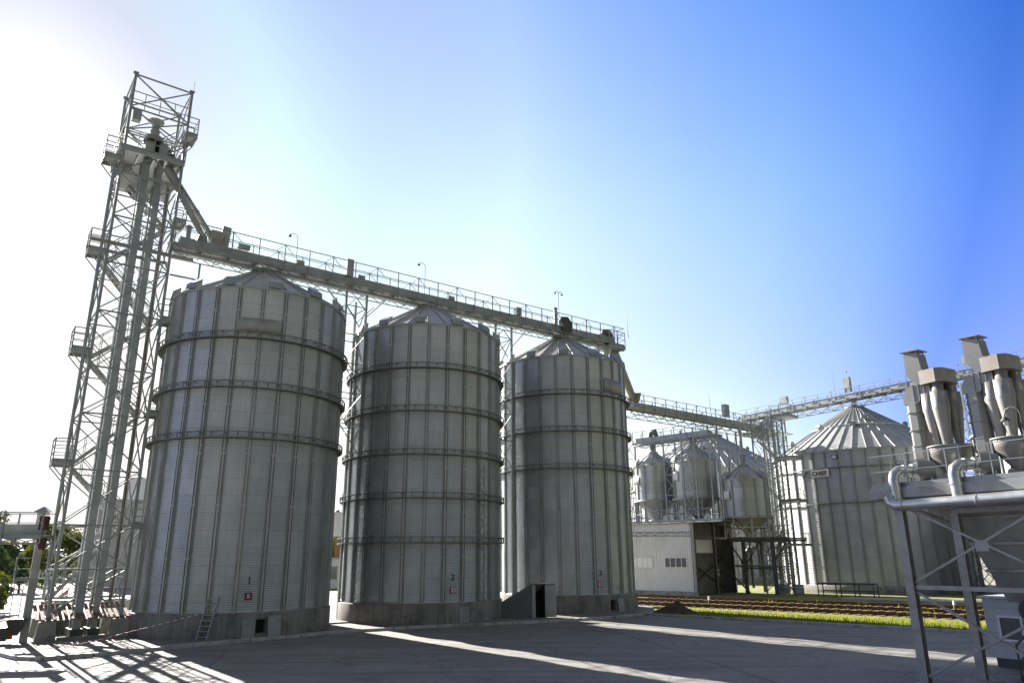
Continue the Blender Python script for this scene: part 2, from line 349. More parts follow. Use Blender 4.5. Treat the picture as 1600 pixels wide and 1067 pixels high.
# ------------------------------------------------------------------ ground
MB().sheet([(-3000, -500), (3000, -500), (3000, 4500), (-3000, 4500)], -0.14).build('ground', noisy('dry_ground', (0.16, 0.15, 0.12), (0.26, 0.245, 0.20), 0.15, 0.95, c3=(0.10, 0.12, 0.03), s3=0.02), kind='structure')
TR = -42.7                               # the railway frame: local x along the tracks, y away from the yard
td = Vector((math.cos(R_(TR)), math.sin(R_(TR)))); tn = Vector((-td.y, td.x))
def W(x, y): v = td*x+tn*y; return (v.x, v.y)
K1 = [(-36, 31.5), (-24, 32.9), (-20.8, 31.7), (-19.2, 30.3), (-17.9, 29.9), (-16.6, 31.0), (-14.0, 34.1), (-8.6, 39.9), (-4.2, 42.5), (-0.1, 44.0), (6.15, 47.5), (8.9, 50.6), (9.6, 51.9)]
yard = K1 + [W(-28.4, 42.5), W(40, 42.5), (60, -30), (-90, -30), (-90, 31)]
MB().sheet(yard, 0.0).build('yard_pavement', 'pave', kind='structure')
apron = K1 + [W(-28.2, 44.5), W(-31, 48.6), W(-80, 48.6), (-160, 230), (-230, 230), (-90, 31.2)]
MB().prism(apron[::-1], -0.13, 0.12).build('apron_pavement', 'pave', kind='structure')
def kerb_line(pts, w=0.2, h0=-0.02, h1=0.16, step=1.0):
    mb = MB()
    for a, b in zip(pts[:-1], pts[1:]):
        a = Vector((*a, 0)); b = Vector((*b, 0)); L = (b-a).length; n = max(1, round(L/step)); d = (b-a)/n
        for i in range(n):
            p = a+d*i+d*0.012; q = a+d*(i+1)-d*0.012; j = rnd.uniform(-0.008, 0.008)
            zc = (h0+h1)/2+rnd.uniform(-.006, .006)
            mb.beam(p+Vector((0, 0, zc)), q+Vector((0, 0, zc+j)), w, h1-h0)
    return mb
kerb_line(K1, 0.22, -0.05, 0.145, 2.4).build('kerb', 'kerb', kind='structure')
kerb_line([W(-27.5, 42.6), W(-10, 42.6), W(8, 42.6), W(20, 42.6), W(40, 42.6)], 0.22, -0.05, 0.13, 1.6).build('verge_kerb', 'kerb', kind='structure')
# ballast bed and verge turf
MB().prism([W(-28.0, 42.75), W(60, 42.75), W(60, 49.6), W(-30.5, 49.6)], -0.13, 0.05).build('verge_turf', 'turf', kind='structure')
MB().prism([W(-90, 49.65), W(90, 49.65), W(90, 63.2), W(-90, 63.2)], -0.13, 0.02).build('ballast_bed', 'ballast', kind='structure')
MB().prism([W(-90, 63.25), W(90, 63.25), W(90, 100), W(-90, 100)], -0.13, 0.0).build('grass_ground', noisy('rough_turf', (0.09, 0.13, 0.02), (0.20, 0.20, 0.05), 0.7, 0.95, 0, 0.4, c3=(0.26, 0.24, 0.17), s3=0.25), kind='structure')
mb = MB(); rg = random.Random(3)
for i in range(26000):
    x = rg.uniform(-28, 34); y = 42.8+5.0*rg.random()**1.1+.9*math.sin(rg.uniform(-28, 34)*.9)*rg.random()
    if rg.random() < 0.75 and i % 3 == 0: y = rg.uniform(49.6, 63); 
    if y > 49.6 and math.sin(x*1.3+y*2.1)+math.sin(x*0.37-y*1.7) < 0.75: continue
    px, py = W(x, y); h = rg.uniform(0.06, 0.22)*(1.5 if rg.random() < .08 else 1); a = rg.uniform(0, 6.28); l = rg.uniform(0.02, 0.1); wd = 0.022
    cx, sx = math.cos(a), math.sin(a)
    mb.add([(px-sx*wd, py+cx*wd, 0.03), (px+sx*wd, py-cx*wd, 0.03), (px+cx*l, py+sx*l, 0.03+h)], [(0, 1, 2)])
mb.build('verge_grass', 'blade', kind='stuff', label='bright green grass and weeds between kerb and rails', category='grass')
# joint and crack lines in the yard
jt = MB()
def strip(pts, w=0.04, z=0.004):
    for a, b in zip(pts[:-1], pts[1:]):
        a = Vector((*a, z)); b = Vector((*b, z)); n = (b-a).cross(Vector((0, 0, 1))).normalized()*w/2
        jt.add([a-n, a+n, b+n, b-n], [(0, 1, 2, 3)])
strip([(3.9, 46.2), (5.12, 39.75), (7.87, 23.88), (10.5, 8.6)], 0.05)
for x0, y0, ang, L in ((-12, 33, -62, 9), (12, 36, -20, 14), (-3, 39, 35, 5), (18, 30, 20, 7)):
    p = [(x0, y0)]
    for i in range(18):
        ang += rg.uniform(-16, 16); p.append((p[-1][0]+math.cos(R_(ang))*L/18, p[-1][1]+math.sin(R_(ang))*L/18))
    strip(p, 0.025, 0.005)
jt.build('pavement_joint', 'joint', kind='structure')
jt = MB()
for (cx, cy, rr_, a0, a1) in ((6, 22, 16, 60, 128), (6, 22, 17.7, 62, 130), (-14, 16, 21, 40, 84), (-14, 16, 22.6, 42, 86), (20, 58, 24, 214, 262)):
    p = [(cx+rr_*math.cos(R_(a0+(a1-a0)*i/40))+.12*math.sin(i*.7), cy+rr_*math.sin(R_(a0+(a1-a0)*i/40))) for i in range(41)]
    strip(p, 0.26, 0.006)
jt.build('tyre_mark', 'tyre', kind='structure')

# ------------------------------------------------------------------ railway
for k, (y, lab) in enumerate(((51.5, 'rusty railway track nearest the grass verge and kerb'), (55.9, 'middle one of the three rusty railway tracks'), (60.4, 'rusty railway track nearest the corrugated workshop'))):
    t = thing('railway_track', lab, 'railway track', (*W(-8, y), 0.02), TR, 'railway tracks beside the yard')
    for s_ in (-0.76, 0.76):
        MB().box(-60, 62, s_-0.07, s_+0.07, 0.03, 0.05).box(-60, 62, s_-0.012, s_+0.012, 0.045, 0.12).box(-60, 62, s_-0.035, s_+0.035, 0.115, 0.15).build('rail', 'rail', t)
    sm = None
    for i in range(98):
        xx = -30+i*0.72
        if sm is None:
            sm = MB().box(-0.12, 0.12, -1.3, 1.3, -0.04, 0.045).build('sleeper', 'sleeper', t); sm.location = (xx, 0, 0)
        else:
            c = sm.copy(); COL.objects.link(c); c.parent = t; c.location = (xx+rnd.uniform(-.03, .03), rnd.uniform(-.05, .05), 0)
# small white-banded marker posts among the tracks
for (x, y, lab) in ((-29.2, 53.8, 'short striped marker post beside the track near the dirt mound'), (-13.5, 58.3, 'small white-topped marker post between the rails below the wide silo')):
    t = thing('marker_post', lab, 'marker post', (*W(x, y), 0.02), 0, 'track marker posts')
    MB().box(-.06, .06, -.06, .06, 0, .35).build('post', 'dark', t); MB().box(-.065, .065, -.065, .065, .35, .62).build('band', 'plate', t)
# dirt mound at the kerb
mb = MB(); n = 26; vs = []; fs = []
for i in range(n+1):
    for j in range(n+1):
        x = (i/n-.5)*3.2; y = (j/n-.5)*2.4; r = math.sqrt((x/1.6)**2+(y/1.2)**2)
        h = max(0, 1-r)**1.05*0.75+0.16*max(0, 1-r)*math.sin(x*5+y*3)*math.cos(y*6-x*2)
        vs.append((x, y, h+rg.uniform(0, .05)*(r < 1)))
fs = [(i*(n+1)+j, (i+1)*(n+1)+j, (i+1)*(n+1)+j+1, i*(n+1)+j+1) for i in range(n) for j in range(n)]
mb.add(vs, fs)
tag(mb.build('dirt_mound', 'soil'), 'low mound of dark soil heaped at the kerb beside the third silo', 'dirt mound', None, (10.6, 50.8, -0.01), -20)

# ------------------------------------------------------------------ the three tall silos
def conc_base(parent, Rb, zb, hole=None, n=96):
    mb = MB(); ins = 0.35
    if hole:
        p0, p1, z0, z1 = hole
        mb.lathe([(Rb, -0.1), (Rb, zb-0.05), (Rb-0.05, zb), (0, zb+.002)], n, a0=p1, a1=p0+360)
        for za, zc in ((-0.1, z0), (z1, zb-.05)): mb.lathe([(Rb, za), (Rb, zc)], 4, a0=p0, a1=p1)
        mb.lathe([(Rb, zb-.05), (Rb-.05, zb), (0, zb+.002)], 4, a0=p0, a1=p1)
        mb.lathe([(Rb, z0), (Rb-ins, z0)], 4, a0=p0, a1=p1); mb.lathe([(Rb, z1), (Rb-ins, z1)], 4, a0=p0, a1=p1)
        for p in (p0, p1):
            c, s_ = math.cos(R_(p)), math.sin(R_(p)); mb.add([(Rb*c, Rb*s_, z0), ((Rb-ins)*c, (Rb-ins)*s_, z0), ((Rb-ins)*c, (Rb-ins)*s_, z1), (Rb*c, Rb*s_, z1)], [(0, 1, 2, 3)])
    else: mb.lathe([(Rb, -0.1), (Rb, zb-0.05), (Rb-0.05, zb), (0, zb+.002)], n)
    o = mb.build('concrete_base', 'conc', parent)
    if hole:
        MB().lathe([(Rb-ins, hole[2]), (Rb-ins, hole[3])], 4, a0=hole[0], a1=hole[1]).build('hatch_opening', 'black', o)
    return o
def corr_wall(parent, R, z0, z1, pitch, amp, seg, mat, rows=4):
    nz = int((z1-z0)/pitch*rows); prof = [(R+amp*math.cos(2*math.pi*k/rows), z0+(z1-z0)*k/nz) for k in range(nz+1)]
    return MB().lathe(prof, seg).build('wall', mat, parent)
def stiffeners(parent, R, z0, z1, n, phi0, w=0.24, d=0.10, seglen=2.5, mat='stiff', name='stiffener'):
    first = None
    for k in range(n):
        a = phi0+360.0*k/n
        if first is None:
            mb = MB(); z = z0
            ww = w
            while z < z1-0.05:
                zz = min(z+seglen, z1)
                # hat profile: two flanges with a raised web
                mb.box(R-.02, R+.016, -ww/2, ww/2, z, zz-.004); mb.box(R+.016, R+d, -ww*0.2, ww*0.2, z, zz-.004)
                for s_ in (-1, 1): mb.box(R+.016, R+d*.95, s_*ww*.48-.006, s_*ww*.48+.006, z, zz-.004)
                mb.box(R+.01, R+d+.025, -ww*0.46, ww*0.46, zz-.07, zz+.02)
                z = zz; ww = max(w*0.72, ww-0.008)
            first = mb.build(name, mat, parent); o = first
        else:
            o = first.copy(); COL.objects.link(o); o.parent = parent
        o.rotation_euler = (0, 0, R_(a))
def roof_cone(parent, R, ze, rc, zc, nr, ribh=0.12, eave=0.12, ring=None, nseg=None):
    mb = MB(); sl = (zc-ze)/(R-rc)
    mb.lathe([(R+eave, ze-sl*eave-.05), (R+eave, ze-sl*eave), (rc, zc)], nseg or nr*2, smooth=False)
    for k in range(nr):
        a = 2*math.pi*k/nr; ca, sa = math.cos(a), math.sin(a); rw = 0.035
        def P(r, dz, s_): return (r*ca-s_*rw*sa, r*sa+s_*rw*ca, ze+(R-r)*sl+dz)
        r0, r1 = R+eave-.02, rc+.05
        mb.add([P(r0, 0, -1), P(r0, 0, 1), P(r0, ribh, .7), P(r0, ribh, -.7), P(r1, 0, -1), P(r1, 0, 1), P(r1, ribh, .7), P(r1, ribh, -.7)],
               [(0, 1, 2, 3), (4, 7, 6, 5), (0, 4, 5, 1), (1, 5, 6, 2), (2, 6, 7, 3), (3, 7, 4, 0)])
    if ring:
        zr = ze+(R-ring)*sl; mb.lathe([(ring+.05, zr-.02), (ring+.05, zr+ribh+.03), (ring-.05, zr+ribh+.06), (ring-.05, zr)], nr*2, smooth=False)
    o = mb.build('roof', 'roof', parent)
    MB().lathe([(rc+.08, zc-.12), (rc+.08, zc+.06), (rc+.14, zc+.06), (rc+.14, zc+.16), (rc*.5, zc+.2), (0, zc+.22)], 24).build('roof_collar', 'stiff', o)
    return o
def vent_hood(parent, R, ze, a, w=0.70, tilt=30, sub=None):
    mb = MB(); z0 = ze+.02
    t = math.tan(R_(tilt))
    def P(r, y, dz): return (r, y, z0+(R-r)*t+dz)
    r0, r1 = R+0.17, R-0.30
    h = 0.32
    mb.add([P(r0, -w/2, .10), P(r0, w/2, .10), P(r1, w/2, .10), P(r1, -w/2, .10), P(r0-.05, -w/2, .10+h), P(r0-.05, w/2, .10+h), P(r1, w/2, .16+h), P(r1, -w/2, .16+h)],
           [(0, 3, 2, 1), (4, 5, 6, 7), (0, 1, 5, 4), (1, 2, 6, 5), (2, 3, 7, 6), (3, 0, 4, 7)])
    mb.add([P(R+.05, -w*.32, 0), P(R+.05, w*.32, 0), P(r1+.1, w*.32, 0), P(r1+.1, -w*.32, 0), P(R+.05, -w*.32, .11), P(R+.05, w*.32, .11), P(r1+.1, w*.32, .11), P(r1+.1, -w*.32, .11)],
           [(0, 3, 2, 1), (4, 5, 6, 7), (0, 1, 5, 4), (1, 2, 6, 5), (2, 3, 7, 6), (3, 0, 4, 7)])
    o = mb.build('roof_vent', 'casing', parent); o.rotation_euler = (0, 0, R_(a)); return o
def ring_walk(parent, R, z, n=52):
    mb = MB(); ro, ri = R+.36, R+.09; h = .15
    for r, zz, s_ in ((ro, z+h, .045), (ro, z-h, .05), (ri, z-h, .03)):
        mb.lathe([(r-s_/2, zz-s_/2), (r+s_/2, zz-s_/2), (r+s_/2, zz+s_/2), (r-s_/2, zz+s_/2), (r-s_/2, zz-s_/2)], n*2, smooth=False)
    for k in range(n):
        a = 2*math.pi*k/n; b = 2*math.pi*(k+.5)/n; c = 2*math.pi*(k+1)/n
        P = lambda r, t, zz: (r*math.cos(t), r*math.sin(t), zz)
        mb.beam(P(ro, a, z-h), P(ro, a, z+h), .04); mb.beam(P(ri-.05, a, z-h), P(ro, a, z-h), .04); mb.beam(P(ri-.05, a, z+h*.7), P(ro, a, z+h), .03)
        mb.beam(P(ro, a, z-h), P(ri, b, z-h), .025); mb.beam(P(ri, b, z-h), P(ro, c, z-h), .025)
    mb.lathe([(ri-.07, z-h+.03), (ro-.02, z-h+.03)], n*2, smooth=False)
    return mb.build('wind_ring', 'ring', parent)
def ladder_strip(parent, R, a, z0, z1, w=0.42, name='ladder', lattice=False, off=0.16):
    mb = MB(); r = R+off
    for s_ in (-1, 1):
        mb.beam((r, s_*w/2, z0), (r, s_*w/2, z1), .05)
    z = z0+.15; k = 0
    while z < z1:
        if lattice:
            mb.beam((r, -w/2 if k % 2 else w/2, z), (r, w/2 if k % 2 else -w/2, min(z+.42, z1)), .035); z += .42; k += 1
        else: mb.beam((r, -w/2, z), (r, w/2, z), .03); z += .3
    z = z0+.5
    while z < z1: mb.beam((R, -w/2, z), (r, -w/2, z), .03); mb.beam((R, w/2, z), (r, w/2, z), .03); z += 2.5
    o = mb.build(name, 'steel', parent); o.rotation_euler = (0, 0, R_(a)); return o
SR, SB, SZB, SZE, SZA = 4.83, 5.06, 1.19, 17.54, 20.15
SILO = {1: (-14.94, 41.07), 2: (-5.78, 47.67), 3: (3.79, 55.30)}
PH0 = {1: -83.0, 2: -81.9, 3: -84.4}
RINGS = {1: (14.8, 12.17, 9.6), 2: (14.8, 12.17, 9.6, 7.1, 4.63), 3: (14.8, 12.17, 9.6)}
HOLE = {1: (-57.3, -51.9, 0.28, 0.90), 2: None, 3: (-59.0, -53.9, 0.22, 0.88)}
LAB = {1: 'tall corrugated grain silo nearest the lattice tower with 1 painted low on its wall',
       2: 'middle tall corrugated grain silo with five ring trusses and 2 painted on its wall',
       3: 'right-hand tall corrugated grain silo beside the small shed with 3 painted on its wall'}
def onwall(o, R, phi, z, off=0.06):
    """put a mesh drawn in its own XY plane upright on a round wall"""
    a = R_(phi); o.location = ((R+off)*math.cos(a), (R+off)*math.sin(a), z); o.rotation_euler = (math.pi/2, 0, a+math.pi/2)
for k, c in SILO.items():
    t = thing('grain_silo', LAB[k], 'silo', (*c, 0), 0, 'tall grain silos under the long gantry')
    conc_base(t, SB, SZB, HOLE[k])
    wall = corr_wall(t, SR, SZB, SZE, 0.1, 0.012, 156, 'silo')
    stiffeners(t, SR, SZB, SZE-.02, 26, PH0[k])
    rf = roof_cone(t, SR, SZE, 0.5, SZA, 26)
    for j in range(13): vent_hood(rf, SR, SZE, PH0[k]+6.9-13.85+j*360/13)
    for z in RINGS[k]: ring_walk(t, SR, z)
    MB().lathe([(SR+.02, SZE-.12), (SR+.10, SZE-.12), (SR+.13, SZE-.02), (SR+.02, SZE-.02)], 104).build('eave_trim', 'stiff', t)
    MB().lathe([(SR+.01, SZB+.0), (SR+.09, SZB+.0), (SR+.09, SZB+.035), (SR+.01, SZB+.10)], 104).build('foot_ring', 'stiff', t)
    nums = {1: (-62.3, 2.64), 2: (-61.2, 2.55), 3: (-65.4, 2.58)}[k]
    o = text_mesh(str(k), 0.48, 'ink', t, 'painted_number'); onwall(o, SR, *nums, 0.03)
    if k == 1:
        ladder_strip(t, SR, -173, SZB, SZE); 
    if k == 2:
        ladder_strip(t, SR, -122.8, SZB, 9.0, lattice=True, name='cable_ladder'); ladder_strip(t, SR, -38.1, SZB, 9.0, lattice=True, name='cable_ladder')
        ladder_strip(t, SR, -160, SZB, SZE)
        MB().box(SB-.01, SB+.03, -.33, .33, 0.14, 0.98).build('hatch_door', 'grey', t).rotation_euler = (0, 0, R_(-53.8))
    if k == 3: ladder_strip(t, SR, -170, SZB, SZE)
    if k in (1, 3):   # blank plate between the top ring and the eave
        a0, a1, z0, z1 = {1: (-83, -57, 15.0, 15.75), 3: (-55, -30, 15.05, 16.0)}[k]
        mb = MB(); mb.lathe([(SR+.095, z0), (SR+.11, z0), (SR+.11, z1), (SR+.095, z1), (SR+.095, z0)], 10, a0=a0, a1=a1); mb.build('blank_plate', 'grey', t)
SL = {1: ((-62.2, 1.94), 'small red sign with letter B low on the silo numbered 1', 'B'), 2: ((-61.0, 1.9), 'small pale sign with red rim low on the silo numbered 2', 'B'),
      3: ((-66.4, 1.89), 'small pale sign with red rim low on the silo numbered 3', 'B')}
for k, (pz, lab, ch) in SL.items():
    c = SILO[k]; a = R_(pz[0]); r = SR+.05
    t = thing('safety_sign', lab, 'sign', (c[0]+r*math.cos(a), c[1]+r*math.sin(a), pz[1]), math.degrees(a)+90, 'small signs on the silo walls')
    MB().box(-.17, .17, -.03, 0.0, -.17, .17).build('sign_plate', 'red', t)
    if k > 1: MB().box(-.13, .13, -.036, -.03, -.13, .13).build('sign_face', 'plate', t)
    o = text_mesh(ch, 0.26, 'plate' if k == 1 else 'red', t); o.rotation_euler = (math.pi/2, 0, 0); o.location = (0, -.042, 0)

# ------------------------------------------------------------------ big silos beyond the railway
BR, BZE, BZA = 9.33, 13.9, 19.45
def big_silo(label, c, R, ze, za, phi0, n, rings, extra=None):
    t = thing('wide_grain_silo', label, 'silo', (*c, 0), 0, 'wide grain silos beyond the railway')
    conc_base(t, R+.25, 0.75)
    corr_wall(t, R, .75, ze, 0.16, 0.014, 180, 'bigsilo')
    stiffeners(t, R, .75, ze-.03, n, phi0, 0.2, 0.12, 2.2)
    rf = roof_cone(t, R, ze, .95, za, n, 0.13, 0.2, ring=R*0.52)
    MB().lathe([(R+.02, ze-.14), (R+.14, ze-.14), (R+.16, ze-.02), (R+.02, ze-.02)], 120).build('eave_trim', 'stiff', t)
    for z in rings: MB().lathe([(R+.12, z-.07), (R+.25, z-.07), (R+.25, z+.07), (R+.12, z+.07), (R+.12, z-.07)], 120, smooth=False).build('wind_ring', 'ring', t)
    sl = (za-ze)/(R-.95)
    for a, fr in ((phi0+10, .55), (phi0+58, .8), (phi0+94, .52), (phi0-38, .52), (phi0-58, .78), (phi0+26, .40), (phi0+130, .5)):
        r = R*fr; z = ze+(R-r)*sl
        mb = MB(); mb.tube([(0, 0, -.1), (0, 0, .32)], .2, 10); mb.tube([(0, -.32, .36), (0, .32, .36)], .24, 10)
        o = mb.build('roof_vent', 'casing', rf); o.location = (r*math.cos(R_(a)), r*math.sin(R_(a)), z); o.rotation_euler = (0, 0, R_(a))
    return t
C4 = (38.75, 81.36); C5 = (30.3, 114.0); C6 = (50.3, 62.2)
s4 = big_silo('wide round silo with the oval-lettered name board below its ribbed cone roof', C4, BR, BZE, BZA, -129, 45, (12.05, 8.55))
big_silo('wide silo standing behind the three raised hopper bins', C5, 11.9, 15.5, 22.0, -120, 50, (13.0, 9.2))
big_silo('wide silo half hidden behind the cyclone ducts at the right edge', C6, BR, BZE, BZA, -120, 45, (12.05, 8.55))
a = R_(-142.7)
t = thing('name_board', 'white and grey name board with black capitals on the wide silo', 'sign', (C4[0]+(BR+.22)*math.cos(a), C4[1]+(BR+.22)*math.sin(a), 11.6), -142.7+90)
MB().box(-1.6, -0.62, -.04, 0, -.45, .45).build('emblem_panel', 'casing', t)
o = MB(); o.add([(-1.45, -.06, -.30), (-1.32, -.06, -.30), (-1.0, -.06, .32), (-1.12, -.06, .32), (-1.45, -.04, -.30), (-1.32, -.04, -.30), (-1.0, -.04, .32), (-1.12, -.04, .32)], [(0, 1, 2, 3), (7, 6, 5, 4), (0, 4, 5, 1), (1, 5, 6, 2), (2, 6, 7, 3), (3, 7, 4, 0)])
o.add([(-1.12, -.06, .10), (-.9, -.06, .10), (-.9, -.06, .2), (-1.12, -.06, .2), (-1.12, -.04, .10), (-.9, -.04, .10), (-.9, -.04, .2), (-1.12, -.04, .2)], [(0, 1, 2, 3), (7, 6, 5, 4), (0, 4, 5, 1), (1, 5, 6, 2), (2, 6, 7, 3), (3, 7, 4, 0)])
o.build('emblem', 'ink', t)
bd = MB().box(-.6, 1.35, -.05, 0, -.36, .36).build('board', 'plate', t)
tx = text_mesh('CHIEF', 0.72, 'ink', t, 'lettering', 0.02); tx.rotation_euler = (math.pi/2, 0, 0); tx.location = (0.375, -.075, -.02); tx.scale = (.86, .86, 1)
a = R_(-130.1)
t = thing('wall_floodlight', 'small black floodlight under the eave of the wide silo with the name board', 'floodlight', (C4[0]+(BR+.15)*math.cos(a), C4[1]+(BR+.15)*math.sin(a), 13.1), -130.1+90)
MB().box(-.28, .28, -.42, -.12, -.2, .14).build('housing', 'dark', t); MB().box(-.22, .22, -.425, -.42, -.15, .09).build('lens', 'plate', t); MB().box(-.05, .05, -.12, .1, -.05, .05).build('bracket', 'dark', t)

# ------------------------------------------------------------------ gantries
def gantry(label, origin, rz, x0, x1, zd, zt, w=1.6, step=1.55, second=True, casing=(0.5, 0.46), rails=(-1, 1), group='conveyor gantries', railh=1.4, boxes=()):
    """zd deck level, zt bottom chord level; y=-w/2 is the side towards the yard"""
    t = thing('conveyor_gantry', label, 'gantry', origin, rz, group)
    mb = MB(); hw = w/2
    for s_ in (-1, 1):
        mb.beam((x0, s_*hw, zd-.06), (x1, s_*hw, zd-.06), .07, .14); mb.beam((x0, s_*hw, zt+.05), (x1, s_*hw, zt+.05), .06, .06)
        x = x0; k = 0
        while x < x1-.1:
            xe = min(x+step, x1); mid = (x+xe)/2
            mb.beam((x, s_*hw, zd-.1), (mid, s_*hw, zt+.05), .045); mb.beam((mid, s_*hw, zt+.05), (xe, s_*hw, zd-.1), .045); x = xe
    x = x0
    while x <= x1+.01:
        mb.beam((x, -hw, zd-.1), (x, hw, zd-.1), .06, .08); mb.beam((x+step/2, -hw, zt+.05), (x+step/2, hw, zt+.05), .04); mb.beam((x, -hw, zt+.05), (x+step, hw, zt+.05), .03) if x+step < x1 else None
        x += step
    mb.build('truss', 'steel', t)
    MB().box(x0, x1, -hw+.04, hw-.04, zd, zd+.035).build('walkway', 'galv', t)
    for s_ in rails:
        mr = MB(); y = s_*(hw+.05); x = x0; k = 0
        mr.beam((x0, y, zd+railh), (x1, y, zd+railh), .045); mr.beam((x0, y, zd+railh*.55), (x1, y, zd+railh*.55), .028)
        while x <= x1+.01:
            mr.beam((x, y, zd-.35), (x, y, zd+railh), .06)
            if k % 2 == 0 and x > x0 and x < x1-1: mr.beam((x-.55, y, zd+railh*.62), (x, y, zd+railh), .03); mr.beam((x, y, zd+railh), (x+.55, y, zd+railh*.62), .03)
            x += step; k += 1
        if s_ == -1:
            mr.beam((x1, -hw, zd+railh), (x1, hw, zd+railh), .045); mr.beam((x1, -hw, zd+railh*.55), (x1, hw, zd+railh*.55), .03)
        mr.build('handrail', 'steel', t)
    cw, chh = casing; cy = -hw+.12
    mc = MB(); mc.box(x0+.3, x1-.9, cy, cy+cw, zd+.04, zd+.04+chh); x = x0+.3
    while x < x1-.9: mc.box(x, x+.05, cy-.035, cy+cw+.035, zd+.02, zd+.08+chh); x += step*1.6
    mc.build('conveyor_casing', 'casing', t)
    if second:
        mc = MB(); mc.box(x0+.2, x1-1.6, -.15, .3, zt+.2, zd-.22); x = x0+.5
        while x < x1-1.6: mc.box(x, x+.05, -.19, .34, zt+.17, zd-.19); x += 2.4
        mc.build('lower_conveyor_casing', 'casing', t)
    for (bx, by, bz, bw, bh) in boxes: MB().box(bx-bw/2, bx+bw/2, by-.2, by+.2, bz, bz+bh).build('control_box', 'casing', t)
    return t
UR = 37.22
A0 = (-14.94, 41.07, 0)
g1 = gantry('long conveyor gantry running over the peaks of the three tall silos', (-14.79, 40.87, 0), UR, -5.35, 29.9, 20.55, 19.95, w=1.1, casing=(.42, .42), second=True,
            boxes=((-1.6, -.5, 21.05, .7, .28), (1.9, -.3, 21.0, .5, .25), (5.1, -.5, 20.9, .45, 1.15), (6.0, -.3, 21.0, .5, .22), (12.9, -.3, 21.0, .5, .25), (18.9, -.3, 21.05, .45, .6)))
# end platform, head drives and outlets of the long gantry
mb = MB(); mb.box(28.2, 30.0, -.6, 1.0, 20.25, 20.34); mb.beam((28.2, -.6, 20.2), (30.0, -.6, 20.2), .1, .14); mb.beam((30.0, -.6, 20.2), (30.0, 1.0, 20.2), .1, .14); mb.build('end_platform', 'galv', g1)
mb = MB(); rail_run(mb, [(28.2, -.6, 20.34), (30.0, -.6, 20.34), (30.0, 1.0, 20.34), (28.2, 1.0, 20.34)], 1.25, 1.0); mb.beam((28.6, -.6, 20.4), (29.8, -.6, 21.5), .03); mb.build('end_railing', 'steel', g1)
for x, y in ((23.4, -.45), (28.4, 0.0)):
    mb = MB(); mb.tube([(x-.35, y, 21.25), (x-.2, y, 21.5), (x+.2, y, 21.55), (x+.5, y, 21.3), (x+.5, y, 20.8)], [.2, .28, .3, .28, .2], 8); mb.box(x-.3, x+.5, y-.25, y+.25, 20.5, 21.3); mb.build('head_drive', 'dark', g1)
for j, x in enumerate((0.0, 11.29, 23.52)):
    mb = MB(); mb.tube([(x, 0, 20.4), (x+.05, 0, 19.7)], .24, 10); mb.tube([(x+.5, -.2, 19.8), (x, 0, 20.3)], .16, 8)
    for a in range(4): mb.beam((x+.55*math.cos(a*1.57+.8), .55*math.sin(a*1.57+.8), 20.25), (x+.55*math.cos(a*1.57+.8), .55*math.sin(a*1.57+.8), 19.6), .06)
    mb.build('silo_outlet', 'steel', g1)
mb = MB(); mb.tube([(28.6, .2, 20.3), (28.9, .8, 18.9)], .26, 10); mb.build('outlet_funnel', 'casing', g1)
mb = MB(); mb.tube([(-4.6, -.2, 20.6), (-4.6, -.2, 21.75)], .13, 10); mb.tube([(-4.6, -.2, 21.75), (-4.6, -.2, 21.9)], [.26, .06], 10); mb.build('dust_vent', 'casing', g1)
mb = MB(); mb.tube([(22.4, -.6, 20.9), (22.4, -.6, 22.2)], .14, 10); mb.tube([(22.4, -.6, 22.2), (22.4, -.6, 22.35)], [.2, .05], 10); mb.build('dust_vent', 'casing', g1)
mb = MB()
for x in (18.3, 19.1, 20.0, 20.9): mb.tube([(x-.2, -.85, 20.0), (x-.15, -.9, 20.45), (x+.25, -.9, 20.5), (x+.3, -.85, 20.1)], .05, 6)
mb.build('cable_conduit', 'steel', g1)

def lattice4(mb, x0, x1, y0, y1, z0, z1, nb, bw=.05, hor=True, xx=True):
    cs = [(x0, y0), (x1, y0), (x1, y1), (x0, y1)]
    for i in range(nb):
        za, zb = z0+(z1-z0)*i/nb, z0+(z1-z0)*(i+1)/nb
        for k in range(4):
            a, b = cs[k], cs[(k+1) % 4]
            if hor: mb.beam((*a, zb), (*b, zb), bw)
            if xx: mb.beam((*a, za), (*b, zb), bw); mb.beam((*b, za), (*a, zb), bw*.9)
            elif i % 2: mb.beam((*a, za), (*b, zb), bw)
            else: mb.beam((*b, za), (*a, zb), bw)
def trestle(label, x0, x1, y0, y1, z1, origin=A0, rz=UR, lw=.13, nb=8, group='lattice trestles under the long gantry', struts=True):
    o = Vector(origin); a = R_(rz); cx = (x0+x1)/2
    loc = (o.x+cx*math.cos(a), o.y+cx*math.sin(a), 0)
    t = thing('support_trestle', label, 'trestle', loc, rz, group)
    hx = (x1-x0)/2
    for sx, sy in ((-hx, y0), (hx, y0), (hx, y1), (-hx, y1)):
        MB().beam((sx, sy, 0), (sx, sy, z1), lw).build('leg', 'steel', t)
    mb = MB(); lattice4(mb, -hx, hx, y0, y1, 9.6, z1-.9, 5, .05, xx=False)
    if struts:
        for sy in (y0, y1):
            for s_ in (-1, 1): mb.beam((s_*hx, sy, z1-1.5), (s_*(hx+1.3), sy, z1-.1), .07); mb.beam((s_*hx, sy, z1-1.1), (0, sy, z1-.3), .05)
    mb.build('bracing', 'steel', t)
    MB().box(-hx-.2, hx+.2, y0-.2, y1+.2, 0.05, .2).build('footing', 'block', t)
    return t
trestle('lattice trestle rising between the first and middle tall silos', 5.0, 6.4, -.8, .8, 19.9)
trestle('lattice trestle rising between the middle and right-hand tall silos', 16.65, 18.1, -.8, .8, 19.9)
